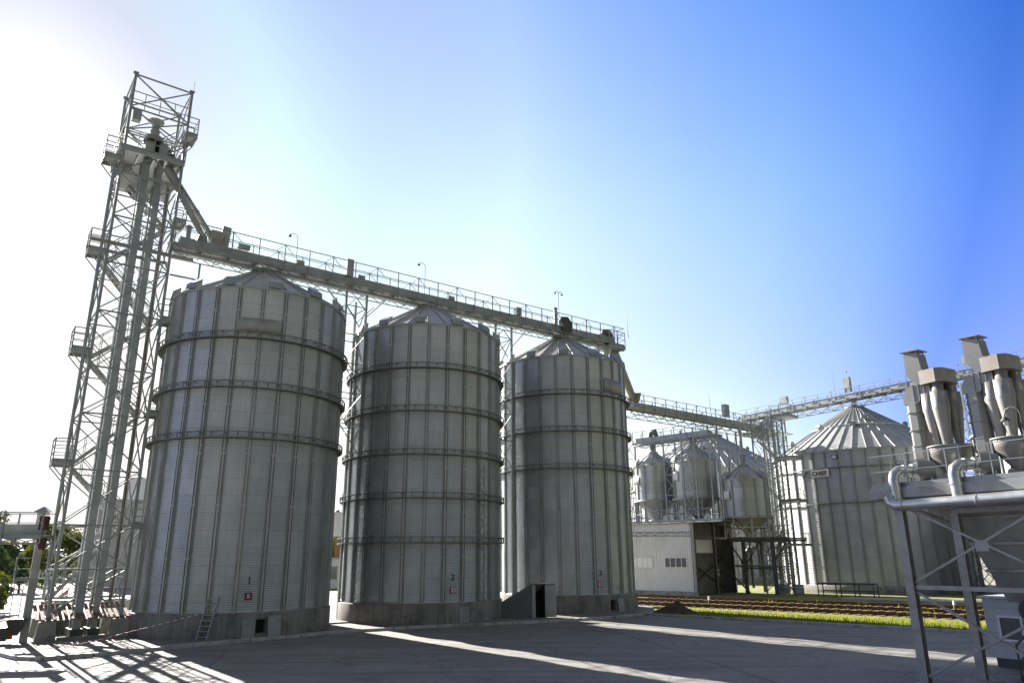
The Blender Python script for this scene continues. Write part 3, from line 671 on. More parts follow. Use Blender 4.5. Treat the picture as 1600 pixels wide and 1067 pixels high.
trestle('lattice trestle behind the right-hand tall silo carrying the gantry end', 27.4, 29.4, -.3, .9, 20.2, struts=False)

def lamp_pole(label, origin, rz, x, y, z, h, arm=.5, double=False, group='gooseneck lamps on the gantries'):
    o = Vector(origin); a = R_(rz)
    loc = (o.x+x*math.cos(a)-y*math.sin(a), o.y+x*math.sin(a)+y*math.cos(a), z)
    t = thing('lamp_pole', label, 'lamp', loc, rz, group)
    MB().tube([(0, 0, 0), (0, 0, h-.25), (-.06, 0, h-.06), (-.2, 0, h), (-arm+.1, 0, h-.03), (-arm, 0, h-.12)], .02, 6).build('pole', 'steel', t)
    for s_ in ((-1, 1) if double else (-1,)):
        if s_ == 1: MB().tube([(0, 0, h-.25), (.06, 0, h-.06), (.2, 0, h), (arm, 0, h-.1)], .03, 6).build('arm', 'steel', t)
        MB().lathe([(.03, h-.08), (.05, h-.14), (.11, h-.24), (.0, h-.22)], 10, (s_*arm, 0)).build('lamp_head', 'dark', t)
    return t
lamp_pole('gooseneck lamp on the long gantry just right of the first silo peak', A0, UR, 1.55, -.9, 20.4, 2.4)
lamp_pole('gooseneck lamp on the long gantry above the left of the middle silo', A0, UR, 10.6, -.9, 20.4, 2.7)
lamp_pole('double-headed lamp on the long gantry above the right-hand tall silo', A0, UR, 22.7, -.9, 20.4, 3.3, .35, True)

# ------------------------------------------------------------------ elevator tower
T0 = (-21.5, 35.78, 0)
tw = thing('elevator_tower', 'tall galvanised lattice tower left of the silos with zigzag stairs and side landings', 'lattice tower', T0, UR)
TW, TD, TH = 3.05, 3.0, 30.45
for x, y in ((0, 0), (TW, 0), (TW, TD), (0, TD)):
    MB().beam((x, y, .95), (x, y, TH), .14).box(x-.2, x+.2, y-.2, y+.2, .95, 1.0).box(x-.14, x+.14, y-.14, y+.14, TH, TH+.03).build('leg', 'steel', tw)
    MB().frustum((x, y), .86, .86, -.05, (x, y), .66, .66, .95).build('footing', 'block', tw)
mb = MB(); lv = [1.3, 3.3, 5.35, 8.0, 10.8, 13.2, 16.2, 18.9, 21.6, 24.2, 26.8, 28.3, TH]
cs = [(0, 0), (TW, 0), (TW, TD), (0, TD)]
for i in range(len(lv)-1):
    za, zb = lv[i], lv[i+1]
    for k in range(4):
        a, b = cs[k], cs[(k+1) % 4]
        mb.beam((*a, zb-.08), (*b, zb-.08), .075)
        mb.beam((*a, za), (*b, zb-.1), .062); mb.beam((*b, za), (*a, zb-.1), .062)
    mb.beam((0, 0, zb-.1), (TW, TD, zb-.1), .05) if i % 2 else None
mb.build('bracing', 'steel', tw)
def planks(mb, x0, x1, y0, y1, z, n, t=.05):
    for i in range(n):
        xa = x0+(x1-x0)*i/n; mb.box(xa+.03, xa+(x1-x0)/n-.03, y0+rnd.uniform(-.1, .1), y1+rnd.uniform(-.1, .1), z, z+t)
mb = MB()
for i in range(17):
    xa = -.5+i*.235; mb.add([(xa, -.3, 1.0), (xa+.15, -.3, 1.0), (xa+.15, 1.8, 1.55), (xa, 1.8, 1.55), (xa, -.3, 1.05), (xa+.15, -.3, 1.05), (xa+.15, 1.8, 1.6), (xa, 1.8, 1.6)], [(0,3,2,1),(4,5,6,7),(0,1,5,4),(1,2,6,5),(2,3,7,6),(3,0,4,7)])
mb.build('plank_canopy', 'plank', tw)
MB().box(-.6, TW+.5, 1.7, TD, 1.72, 1.77).build('lower_deck', 'galv', tw)
mb = MB(); rail_run(mb, [(-.6, 1.7, 1.77), (-.6, TD, 1.77), (TW+.5, TD, 1.77)], 1.0); mb.build('lower_deck_rail', 'steel', tw)
LF = (8.27, 13.95, 19.45, 25.05); RFl = (5.37, 11.1, 16.3, 22.2, 27.75)
def landing(x0, x1, y0, y1, z, left):
    mb = MB(); mb.box(x0, x1, y0, y1, z-.04, z); mb.box(x0, x1, y0-.02, y0+.02, z-.2, z-.04); mb.box(x0, x1, y1-.02, y1+.02, z-.2, z-.04)
    xo = x0 if left else x1; xi = x1 if left else x0
    mb.box(xo-.03, xo+.03, y0, y1, z-.2, z-.04)
    mb.beam((xo, y0, z-.2), (xi, y0, z-1.15), .05); mb.beam((xo, y1, z-.2), (xi, y1, z-1.15), .05)
    o = mb.build('landing', 'galv', tw)
    mr = MB(); rail_run(mr, [(xi, y0, z), (xo, y0, z), (xo, y1, z), (xi, y1, z)], 1.1, .95, .024, (.36, .68)); mr.build('railing', 'steel', o)
for z in LF: landing(-.85, .0, .1, 1.2, z, True)
for z in RFl: landing(TW, TW+.62, .1, 1.2, z, False)
def flight(xa, za, xb, zb, y0, y1):
    mb = MB(); n = int(abs(zb-za)/.24)
    for y in (y0, y1): mb.beam((xa, y, za), (xb, y, zb), .04, .17)
    for i in range(1, n): f = i/n; mb.box(xa+(xb-xa)*f-.12, xa+(xb-xa)*f+.12, y0, y1, za+(zb-za)*f-.02, za+(zb-za)*f+.02)
    o = mb.build('stair_flight', 'galv', tw)
    mr = MB()
    for y in (y0, y1):
        mr.beam((xa, y, za+1), (xb, y, zb+1), .045); mr.beam((xa, y, za+.55), (xb, y, zb+.55), .025)
        for i in range(6): f = i/5; mr.beam((xa+(xb-xa)*f, y, za+(zb-za)*f), (xa+(xb-xa)*f, y, za+(zb-za)*f+1), .035)
    mr.build('stair_rail', 'steel', o)
allz = [1.75]+sorted(LF+RFl)
side = 0
for i in range(len(allz)-1):
    ylo = 2.05 if i % 2 == 0 else 1.15
    xa, xb = (0.1, TW-.1) if i % 2 == 0 else (TW-.1, 0.1)
    flight(xa, allz[i], xb, allz[i+1], 2.0, 2.65)
# machine floor and roof frame at the head
mb = MB(); mb.box(-.2, TW+.1, -.15, TD+.1, 25.6, 25.68)
for x in (0, .8, 1.6, 2.4, TW): mb.beam((x, -.15, 25.5), (x, TD+.1, 25.5), .1, .16)
for y in (-.15, TD+.1): mb.beam((-.2, y, 25.5), (TW+.1, y, 25.5), .1, .18)
mb.box(0.1, TW-.1, .3, TD, 24.35, 24.4)
mb.build('machine_floor', 'galv', tw)
mb = MB(); rail_run(mb, [(-.2, TD, 25.68), (-.2, -.15, 25.68), (TW+.1, -.15, 25.68), (TW+.1, TD, 25.68)], 1.1, .8); mb.build('machine_floor_rail', 'steel', tw)
mb = MB(); rail_run(mb, [(-.1, 0, 28.3), (TW, 0, 28.3)], 1.0, .8, toe=False); mb.build('top_rail', 'steel', tw)
mb = MB(); mb.beam((-.9, -.14, 19.85), (TW+1.2, -.14, 19.85), .1, .2); mb.beam((-.9, 1.2, 19.85), (TW+.2, 1.2, 19.85), .1, .16); mb.build('gantry_bearer', 'post', tw)
mb = MB(); mb.tube([(-.3, .15, 3.5), (-.3, .15, 24.8)], .085, 10); mb.build('drain_pipe', 'casing', tw)
mb = MB(); mb.box(.15, .6, -.1, .3, 27.5, 28.15); mb.build('junction_box', 'casing', tw)
mb = MB(); mb.beam((TW+.1, .1, TH-2), (TW+.1, .1, TH+.8), .02); mb.build('lightning_rod', 'steel', tw)
mb = MB(); mb.tube([(TW+.1, -.12, 18.75), (TW+1.5, -.12, 18.75), (TW+1.6, -.12, 18.9), (TW+1.6, -.12, 19.7)], .06, 8); mb.build('drain_bend', 'steel', tw)
for x, y in ((TW-.55, .35), (TW-.35, 1.1), (TW-.7, 1.6)):
    MB().tube([(x, y, 1.7), (x, y, 24.4)], .045, 6).build('riser_pipe', 'steel' if x != TW-.35 else 'plank', tw)
# two bucket elevators inside the tower
def elevator(label, x, wd, ztop):
    t = thing('bucket_elevator', label, 'elevator', (T0[0]+x*math.cos(R_(UR))-1.1*math.sin(R_(UR)), T0[1]+x*math.sin(R_(UR))+1.1*math.cos(R_(UR)), 0), UR, 'bucket elevators in the tower')
    for y in (-.45, .45):
        mb = MB(); mb.box(-wd/2, wd/2, y-.2, y+.2, .5, ztop); z = 1.5
        while z < ztop: mb.box(-wd/2-.035, wd/2+.035, y-.235, y+.235, z, z+.05); z += 2.45
        mb.build('trunk', 'casing', t)
    mb = MB(); mb.box(-wd/2-.1, wd/2+.1, -.8, .8, .0, .5); mb.build('boot', 'dark', t)
    mb = MB(); mb.box(-wd/2-.08, wd/2+.08, -.85, .85, ztop, ztop+.5)
    prof = [(-.85, 0)]+[(-.85*math.cos(math.pi*i/10), .55*math.sin(math.pi*i/10)) for i in range(1, 10)]+[(.85, 0)]
    n = len(prof); w2 = wd/2+.08; zb = ztop+.5
    mb.add([(-w2, p, zb+q) for p, q in prof]+[(w2, p, zb+q) for p, q in prof], [tuple(range(n)), tuple(range(n, 2*n))[::-1]]+[(i, i+n, i+1+n, i+1) for i in range(n-1)])
    h = mb.build('head', 'grey', t)
    mb = MB(); mb.tube([(w2, .1, zb), (w2+.55, .1, zb)], .2, 10); mb.box(w2, w2+.3, -.2, .4, zb-.3, zb+.25); mb.build('drive_motor', 'dark', h)
    return t
elevator('left bucket elevator with wide twin trunks inside the lattice tower', 1.30, .36, 26.0)
e2 = elevator('right bucket elevator with narrower twin trunks inside the lattice tower', 2.02, .28, 26.0)
t = thing('vent_stack', 'short mushroom-capped vent pipe on the elevator heads at the tower top', 'vent', (T0[0]+1.5*math.cos(R_(UR))-.6*math.sin(R_(UR)), T0[1]+1.5*math.sin(R_(UR))+.6*math.cos(R_(UR)), 26.9), UR)
MB().lathe([(.55, -.2), (.5, .15), (.24, .35), (.2, .5), (.26, .5), (.26, .62), (.2, .62), (.2, 1.1)], 16).build('stack', 'grey', t)
MB().lathe([(.2, 1.08), (.42, 1.2), (.42, 1.26), (.12, 1.42), (0, 1.44)], 16).build('cap', 'grey', t)
# twin chutes from the tower to the long gantry
for (xa, ya, za, xb, yb, zb, lab) in ((-5.45, .55, 24.9, -3.25, -.1, 21.6, 'steep grey spout from tower head to gantry, the right one of the pair'), (-5.6, .2, 24.6, -3.85, -.35, 21.5, 'steep grey spout from tower head to gantry, the left one of the pair')):
    t = thing('grain_spout', lab, 'spout', A0, UR, 'spouts from the tower head')
    MB().tube([(xa-.5, ya, za+.7), (xa, ya, za)], .2, 10).build('elbow', 'grey', t); MB().tube([(xa, ya, za), (xb, yb, zb)], .17, 12).build('pipe', 'grey', t)
    MB().tube([(xa+(xb-xa)*.55, ya+(yb-ya)*.55, za+(zb-za)*.55), (xa+(xb-xa)*.57, ya+(yb-ya)*.57, za+(zb-za)*.57)], .21, 12).build('flange', 'grey', t)
t = thing('inlet_hopper', 'grey box hopper where the tower spouts meet the long gantry', 'hopper', A0, UR)
MB().frustum((-3.1, -.1), .5, .6, 21.05, (-3.0, -.1), .75, .8, 21.95).build('body', 'grey', t); MB().frustum((-3.85, -.35), .6, .5, 21.0, (-3.85, -.35), .42, .45, 21.45).build('inlet', 'duct', t)
MB().beam((-2.55, -.1, 21.0), (-2.45, -.1, 22.5), .08, .5, up=(1, 0, 0)).build('back_plate', 'grey', t)

# belt conveyor entering the tower from the left
t = gantry('low conveyor gantry entering the frame at left and ending at the tower', (-21.0, 33.9, 0), 186.5, 0, 17, 4.72, 4.32, w=1.1, second=False, casing=(.4, .45), step=1.6, railh=.98, rails=(-1, 1))
MB().box(-.02, .26, .0, .35, 4.95, 5.45).tube([(.12, -.02, 5.45), (.12, .37, 5.45)], .15, 12).build('drive_head', 'oldrust', t)
MB().frustum((.05, .2), .15, .15, 4.1, (.1, .2), .34, .34, 4.6).build('discharge_funnel', 'oldrust', t)
t = thing('pipe_mast', 'square grey mast with caged ladder at the left foot of the tower', 'mast', (-22.1, 35.2, 0), UR)
MB().beam((0, 0, 0), (0, 0, 4.6), .32).build('mast', 'grey', t); mb = MB(); mb.box(-.75, -.16, -.35, .35, 2.75, 2.8); rail_run(mb, [(-.16, -.35, 2.8), (-.75, -.35, 2.8), (-.75, .35, 2.8)], .95, .6); mb.beam((-.75, -.35, 2.75), (-.2, -.35, 2.1), .04); mb.build('platform', 'steel', t)
mb = MB(); mb.beam((-.7, -.3, .9), (-.7, -.3, 2.8), .04); mb.beam((-.35, -.3, .9), (-.35, -.3, 2.8), .04)
for i in range(7): mb.beam((-.7, -.3, 1.05+i*.27), (-.35, -.3, 1.05+i*.27), .025)
mb.build('ladder', 'steel', t)
MB().frustum((-.4, -.3), .25, .25, .45, (-.4, -.3), .85, .7, 1.15).build('dust_hopper', 'dark', t)
t = thing('rusty_gearbox', 'orange-faced drive box sticking out beside the left tower footing', 'gearbox', (-22.5, 34.6, .25), UR)
MB().box(-.45, .0, -.25, .25, 0, .55).build('body', 'dark', t); MB().box(.0, .22, -.22, .22, .06, .5).build('face', 'rust', t)
# clutter under the tower
t = thing('boot_pit_wall', 'low concrete pit kerb across the foot of the tower', 'low wall', T0, UR)
MB().box(.45, TW-.45, -.32, -.18, .1, .25).build('front_wall', 'block', t); MB().box(.5, TW-.4, 2.9, 3.05, .1, .8).build('back_wall', 'dark', t)

# ------------------------------------------------------------------ small things at the silo feet
t = thing('leaning_ladder', 'metal ladder leaning on the concrete base of the silo numbered 1', 'ladder', (-14.27, 35.72, .12), 0)
mb = MB(); dx, dy = .17, .5
for s_ in (-.24, .24): mb.beam((s_, 0, 0), (s_+dx, dy, 1.85), .05, .07)
mb.build('rail', 'galv', t)
mb = MB()
for i in range(8): f = (i+.5)/8; mb.beam((-.24+dx*f, dy*f, 1.85*f), (.24+dx*f, dy*f, 1.85*f), .035)
mb.build('rung', 'galv', t)
mb = MB(); p = [Vector((-14.25, 36.0, 1.3)), Vector((-16.5, 34.9, .72)), Vector((-18.0, 33.5, .33)), Vector((-18.9, 32.7, .16)), Vector((-19.6, 32.5, .14))]
for a, b in zip(p[:-1], p[1:]): mb.beam(a, b, .01, .032)
tag(mb.build('barrier_tape', 'tape'), 'red and white barrier tape strung from the leaning ladder down to the pavement', 'barrier tape')
def leaning(name, label, x, y, rz, w, h, mat, cat, grp=None, tl=.12):
    o = MB(); o.add([(-w/2, 0, 0), (w/2, 0, 0), (w/2, .04, 0), (-w/2, .04, 0), (-w/2, tl, h), (w/2, tl, h), (w/2, tl+.04, h), (-w/2, tl+.04, h)], [(0, 3, 2, 1), (4, 5, 6, 7), (0, 1, 5, 4), (1, 2, 6, 5), (2, 3, 7, 6), (3, 0, 4, 7)])
    return tag(o.build(name, mat), label, cat, grp, (x, y, .12), rz)
def atb(k, phi, r=5.22): return SILO[k][0]+r*math.cos(R_(phi)), SILO[k][1]+r*math.sin(R_(phi))
leaning('concrete_slab', 'stained concrete slab leaning on the base left of the hatch of the silo numbered 1', *atb(1, -61.3), 28.7, .58, .78, 'block', 'slab')
leaning('hatch_cover', 'grey steel cover leaning right of the hatch of the silo numbered 1', *atb(1, -47.6), 42, .64, .92, 'grey', 'hatch cover', 'hatch covers leaning by the silo bases')
leaning('hatch_cover', 'grey steel cover leaning right of the hatch of the silo numbered 3', *atb(3, -49), 41, .6, .85, 'grey', 'hatch cover', 'hatch covers leaning by the silo bases')

# shed over the tunnel entrance between silos 2 and 3
t = thing('entrance_shed', 'small dark corrugated shed with sloping back and open door between two silos', 'shed', (1.2, 46.75, .12), 22)
mb = MB()
# side wall: triangle sloping to the back-left
mb.add([(-.12, 0, 0), (-.12, 0, 1.9), (-2.6, 1.6, 0.25), (-2.6, 1.6, 0)], [(0, 1, 2, 3)])
mb.add([(-.06, .05, 0), (-.06, .05, 1.9), (-2.56, 1.66, 0.25), (-2.56, 1.66, 0)], [(3, 2, 1, 0)])
for i in range(22):
    f = i/22; x = -.12-2.48*f; y = 1.6*f; mb.beam((x, y-.02, 0), (x, y-.02, 1.9-1.65*f), .05, .03)
mb.build('side_wall', 'darkclad', t)
mb = MB(); mb.add([(-.12, 0, 1.9), (1.55, 0.1, 1.9), (-.5, 3.2, .25), (-2.6, 1.6, .25), (-.12, 0, 1.95), (1.55, .1, 1.95), (-.5, 3.2, .3), (-2.6, 1.6, .3)], [(0, 1, 2, 3), (7, 6, 5, 4), (0, 4, 5, 1), (1, 5, 6, 2), (2, 6, 7, 3), (3, 7, 4, 0)]); mb.box(-.2, 1.2, -.12, .1, 1.92, 1.98); mb.build('roof', 'darkclad', t)
MB().box(-.12, .12, -.03, .06, 0, 1.88).build('door_frame', 'grey', t)
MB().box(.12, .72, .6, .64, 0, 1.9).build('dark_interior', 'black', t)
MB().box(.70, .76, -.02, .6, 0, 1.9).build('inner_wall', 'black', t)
mb = MB(); mb.box(.76, 1.5, -.05, -.01, .02, 1.86)
for z in (.65, 1.27): mb.box(.77, 1.49, -.058, -.05, z, z+.03)
o = mb.build('door', 'grey', t, label='panelled door leaf swung open to the right'); MB().tube([(.82, -.1, .95), (.82, -.1, 1.1)], .015, 6).build('handle', 'dark', o)

# ------------------------------------------------------------------ chute and gantries to the hopper bins
t = thing('grain_chute', 'wide straight chute slanting down behind the right-hand tall silo to the next gantry', 'chute', (0, 0, 0))
MB().tube([(8.6, 59.0, 20.1), (10.95, 64.9, 17.35)], .34, 14).build('pipe', 'casing', t)
MB().frustum((11.0, 64.9), .9, .9, 17.0, (11.0, 64.8), 1.2, 1.2, 17.7).build('outlet_box', 'duct', t)
g2 = gantry('gantry running from the right-hand tall silo to the bin stair tower', (10.3, 64.9, 0), 39.5, 0, 24.0, 16.6, 15.75, w=1.5, railh=1.1, casing=(.5, .34), second=False, boxes=((14.6, -.5, 17.2, .8, 1.3),))
MB().box(19.5, 24.2, -2.2, 1.6, 16.1, 16.2).build('drive_platform', 'galv', g2)
mb = MB(); mb.tube([(21.5, -.3, 17.3), (22.3, -.3, 17.6), (23.0, -.3, 17.2)], [.3, .4, .3], 8); mb.build('head_drive', 'casing', g2)
g4 = gantry('short low gantry directly above the hopper bins', (*W(-44.8, 69), 0), TR, 0, 9.9, 15.55, 15.1, w=1.6, second=False, railh=1.2, step=1.3)
mb = MB(); mb.tube([(1.9, -.3, 16.0), (2.1, -.3, 16.6), (2.5, -.3, 16.7), (2.7, -.3, 16.1)], [.25, .32, .3, .25], 8); mb.build('head_drive', 'dark', g4)
G3R = -58.9
g3 = gantry('far conveyor gantry passing over the wide silos at right', (*C4, 0), G3R, -16.5, 48, 20.6, 19.75, w=1.7, railh=1.15, step=1.8, second=False,
            boxes=((-9.0, -.5, 21.6, 1.1, .8), (0.0, -.7, 21.3, .75, 1.7), (13.3, -.5, 21.6, 1.2, .9)))
MB().lathe([(.3, 19.4), (.3, 20.6)], 12).build('silo_outlet', 'casing', g3)
lamp_pole('gooseneck lamp on the far gantry above the wide silo with the name board', (*C4, 0), G3R, .9, -.85, 20.6, 3.2, .7)
def rod(label, loc, h):
    t = thing('lightning_rod', label, 'lightning rod', loc, 0, 'lightning rods')
    MB().tube([(0, 0, 0), (0, 0, h)], [.03, .012], 5).build('rod', 'steel', t); MB().tube([(0, 0, 0), (0, 0, .3)], .05, 6).build('socket', 'steel', t)
rod('thin rod on the right end rail of the long gantry', (9.9, 59.6, 21.5), 2.4)
rod('thin rod on the gantry feeding the bin stair tower', (20.1, 73.0, 17.6), 2.0)
rod('thin rod left of the peak of the wide silo with the name board', (37.6, 83.2, 21.5), 3.2)
def trestle_w(label, x, y, z1, wx, wy, rz, nb=9):
    t = thing('support_trestle', label, 'trestle', (x, y, 0), rz, 'lattice trestles beyond the railway')
    for sx, sy in ((-wx, -wy), (wx, -wy), (wx, wy), (-wx, wy)): MB().beam((sx, sy, 0), (sx, sy, z1), .15).build('leg', 'steel', t)
    mb = MB(); lattice4(mb, -wx, wx, -wy, wy, .3, z1, nb, .06); mb.build('bracing', 'steel', t)
c3, s3 = math.cos(R_(G3R)), math.sin(R_(G3R))
trestle_w('tall lattice trestle under the far gantry beside the wide silo', C4[0]-11.3*c3, C4[1]-11.3*s3, 19.8, 1.0, .8, G3R)
trestle_w('tall lattice trestle seen between the two cyclone groups', C4[0]+11.2*c3, C4[1]+11.2*s3, 19.8, 1.0, .8, G3R)

# ------------------------------------------------------------------ hopper bins
def hopper_bin(label, x, y, R, ze, zc, zb, zt, phi0, zl, plate=True):
    px, py = W(x, y)
    t = thing('hopper_bin', label, 'hopper bin', (px, py, 0), 0, 'raised hopper bins beside the workshop')
    corr_wall(t, R, zb, ze, 0.13, 0.012, 72, 'bin')
    stiffeners(t, R, zb, ze-.02, 12, phi0, .17, .07, 2.2)
    rf = roof_cone(t, R, ze, .4, zc, 16, .07, .12)
    for a in (-165, -110, -50, 20, 90): vent_hood(rf, R, ze, a, .75, math.degrees(math.atan((zc-ze)/(R-.4))))
    MB().lathe([(.32, zc), (.32, zc+1.1), (0, zc+1.1)], 12).build('inlet_pipe', 'casing', rf)
    mb = MB(); mb.lathe([(R+.02, zb), (.28, zt), (.22, zt-.25)], 16, smooth=False); mb.build('cone', 'grey', t)
    MB().lathe([(R-.02, zb-.14), (R+.22, zb-.14), (R+.22, zb+.04), (R+.02, zb+.04)], 32).build('ring_beam', 'steel', t)
    for k in range(8):
        a = R_(phi0+45*k+12); cx, sx = (R+.1)*math.cos(a), (R+.1)*math.sin(a)
        MB().beam((cx, sx, zl), (cx, sx, zb-.05), .16).build('leg', 'steel', t)
    mb = MB()
    for k in range(8):
        a = R_(phi0+45*k+12); b = R_(phi0+45*(k+1)+12); A_ = ((R+.1)*math.cos(a), (R+.1)*math.sin(a)); B_ = ((R+.1)*math.cos(b), (R+.1)*math.sin(b))
        z0 = max(zt-.6, zl); mb.beam((*A_, z0+.9), (*B_, z0+.9), .08)
        if k % 2: mb.beam((*A_, z0), (*B_, zb-.3), .06); mb.beam((*B_, z0), (*A_, zb-.3), .06)
    mb.build('bracing', 'steel', t)
    if plate:
        mb = MB(); mb.lathe([(R+.09, ze-2.0), (R+.11, ze-2.0), (R+.11, ze-1.1), (R+.09, ze-1.1)], 6, a0=-150, a1=-172); mb.build('side_plate', 'white', t)
    return t
hopper_bin('left raised hopper bin above the workshop roof', -42.8, 69, 2.15, 12.95, 14.3, 9.2, 7.1, -100, 6.9)
hopper_bin('middle raised hopper bin, the tallest of the three', -37.9, 69, 2.35, 13.0, 14.5, 9.2, 7.2, -106, 6.9)
hopper_bin('right raised hopper bin, set lower beside the stair tower', -32.6, 69, 2.15, 10.8, 12.1, 7.15, 5.6, -112, 5.27)
MB_ = MB()
t = thing('feed_pipe', 'vertical feed pipe dropping from the gantry onto the lower hopper bin', 'pipe', (*W(-32.6, 69), 13.1))
MB().tube([(0, 0, 0), (0, 0, 3.0)], .16, 10).build('pipe', 'casing', t); MB().tube([(0, 0, .1), (0, 0, .2)], .24, 10).build('flange', 'casing', t)
# slim frames carrying the gantries beside the bins
for i, (x, y, z1, lab) in enumerate(((-44.9, 67.6, 15.1, 'slim braced frame at the left end of the low bin gantry'), (-39.8, 67.3, 15.1, 'slim braced frame between the left and middle hopper bins'), (-36.9, 66.0, 15.9, 'slim braced frame just right of the middle hopper bin'))):
    t = thing('braced_trestle', lab, 'support frame', (*W(x, y), 0), TR, 'frames carrying the bin gantries')
    for sx in (-.7, .7): MB().beam((sx, 0, 6.9), (sx, 0, z1), .13).build('leg', 'steel', t)
    mb = MB(); z = 7.5
    while z < z1-1: mb.beam((-.7, 0, z), (.7, 0, z+2), .05); mb.beam((.7, 0, z), (-.7, 0, z+2), .05); mb.beam((-.7, 0, z), (.7, 0, z), .06); z += 2.1
    mb.build('bracing', 'steel', t)
for x, y in ((-34.2, 66.3), (-34.9, 71.8)):
    t = thing('gantry_prop', 'slender two-legged prop between bins, %s one' % ('nearer' if y < 70 else 'farther'), 'support frame', (*W(x, y), 0), TR, 'props beside the lower bin')
    MB().beam((-.5, 0, 6.9), (-.5, 0, 16.1), .12).build('leg', 'steel', t); MB().beam((.5, 0, 6.9), (.5, 0, 16.1), .12).build('leg', 'steel', t)
    mb = MB(); mb.beam((-.5, 0, 10.5), (.5, 0, 16), .07); mb.beam((-.5, 0, 15.9), (.5, 0, 10.5), .07); mb.build('bracing', 'steel', t)
# stair tower
t = thing('bin_stair_tower', 'dense steel stair tower between the lower hopper bin and the wide silo', 'stair tower', (*W(-31.6, 73.2), 0), TR)
for x in (-1.1, 1.1):
    for y in (-1.3, 1.3): MB().beam((x, y, 0), (x, y, 17.2), .13).build('leg', 'steel', t)
mb = MB(); lattice4(mb, -1.1, 1.1, -1.3, 1.3, 0.2, 17.0, 8, .05); mb.build('bracing', 'steel', t)
for i in range(8):
    z = .3+i*2.1; s_ = 1 if i % 2 else -1
    mb = MB()
    for y in (-.5, .1): mb.beam((-.95*s_, y, z), (.95*s_, y, z+2.1), .04, .13)
    for k in range(1, 9): f = k/9; mb.box(-.95*s_+1.9*s_*f-.12, -.95*s_+1.9*s_*f+.12, -.5, .1, z+2.1*f-.02, z+2.1*f+.02)
    o = mb.build('stair_flight', 'galv', t); mb = MB()
    for y in (-.5, .1): mb.beam((-.95*s_, y, z+1), (.95*s_, y, z+3.1), .045)
    mb.build('stair_rail', 'steel', o)
    if s_ == 1:
        mb = MB(); mb.box(1.0, 2.9, -1.2, 1.2, z+2.05, z+2.2); o = mb.build('landing', 'galv', t)
        mb = MB(); rail_run(mb, [(1.1, -1.2, z+2.2), (2.9, -1.2, z+2.2), (2.9, 1.2, z+2.2)], 1.05, .9); mb.build('railing', 'steel', o)
mb = MB()
for x, y in ((-.4, 1.0), (.3, .9), (.8, .6)): mb.tube([(x, y, .8), (x, y, 16.8)], .13, 8)
mb.build('elevator_trunk', 'casing', t)

# ------------------------------------------------------------------ workshop
t = thing('workshop', 'pale corrugated workshop with two white windows and an open dark end bay', 'building', (*W(-36.5, 65.2), 0), TR)
mb = MB(); H = 6.75; Lw = 12.5
x = -Lw
pts = []
while x < 0: pts += [(x, 0), (x+.09, 0), (x+.13, -.05), (x+.2, -.05), (x+.24, 0)]; x += .25
def corrug(mb, pts, z0, z1):
    n = len(pts); mb.add([(p, q, z0) for p, q in pts]+[(p, q, z1) for p, q in pts], [(i, i+1, n+i+1, n+i) for i in range(n-1)])
corrug(mb, pts, .35, H)
o = mb.build('front_wall', 'cladding', t)
MB().box(-Lw, -.02, .06, .2, .3, H-.05).build('inner_wall', 'darkclad', t)
MB().box(-Lw, .05, -.02, .1, 0.0, .34).build('plinth', 'block', t)
MB().box(-Lw-.1, 3.4, -.25, 8.5, H+.02, H+.14).build('roof', 'darkclad', t)
mb = MB(); mb.box(-Lw, -.2, 8.25, 8.4, 0, H); mb.build('back_wall', 'darkclad', t)
mb = MB(); mb.box(-1.6, -1.5, .2, 8.2, 0, H); mb.build('partition', noisy('dim_wall', (0.16, 0.155, 0.14), (0.24, 0.235, 0.21), .8, .8), t)
for x, y in ((-.1, 0.15), (-.1, 4.1), (-.1, 8.0)): MB().beam((x, y, 0), (x, y, H), .24).build('column', 'dark', t)
mb = MB(); mb.beam((-.1, .15, 5.3), (-.1, 8.0, 5.3), .12, .2); mb.beam((-1.3, .6, 3.4), (-1.3, 8, .4), .12); mb.beam((-1.3, .6, .4), (-1.3, 8, 3.4), .12); mb.beam((-1.3, .4, 3.6), (-1.3, 8, 3.6), .12); mb.beam((-1.3, .4, 2.0), (-1.3, 8, 2.0), .1)
mb.build('bay_bracing', 'dark', t)
MB().box(-1.48, -1.42, 2.0, 6.5, 3.9, 5.2).build('bay_window', 'whitepane', t)
MB().box(-1.45, -1.4, 1.4, 2.2, 1.9, 2.7).box(-1.45, -1.3, 6.6, 7.1, 1.6, 2.3).build('notice_box', 'white', t)
for xx in (-7.2, -3.35):
    wv = MB(); wv.box(xx, xx+2.5, -.12, -.02, 2.5, 2.58); wv.box(xx, xx+2.5, -.12, -.02, 3.42, 3.5); wv.box(xx, xx+.09, -.12, -.02, 2.58, 3.42); wv.box(xx+2.41, xx+2.5, -.12, -.02, 2.58, 3.42)
    for k in (1, 2, 3): wv.box(xx+2.5*k/4-.035, xx+2.5*k/4+.035, -.11, -.03, 2.58, 3.42)
    o = wv.build('window', 'plate', t)
    MB().box(xx+.09, xx+2.41, -.075, -.06, 2.58, 3.42).build('pane', 'whitepane' if xx < -5 else 'glass', o)  # left pane painted white so it looks lit
mb = MB(); mb.beam((-Lw, -.3, 6.05), (-.1, -.3, 5.8), .05); mb.beam((-Lw, -.3, 5.7), (-.1, -.3, 5.45), .05); x = -Lw
k = 0
while x < -.6: mb.beam((x, -.3, 5.9 if k % 2 else 5.6), (x+.6, -.3, 5.6 if k % 2 else 5.9), .035); x += .6; k += 1
mb.build('cable_tray', 'dark', t)
mb = MB(); rail_run(mb, [(-Lw, -.1, H+.14), (0, -.1, H+.14), (3.2, -.1, H+.14)], 1.1, 1.3); mb.build('roof_railing', 'steel', t)
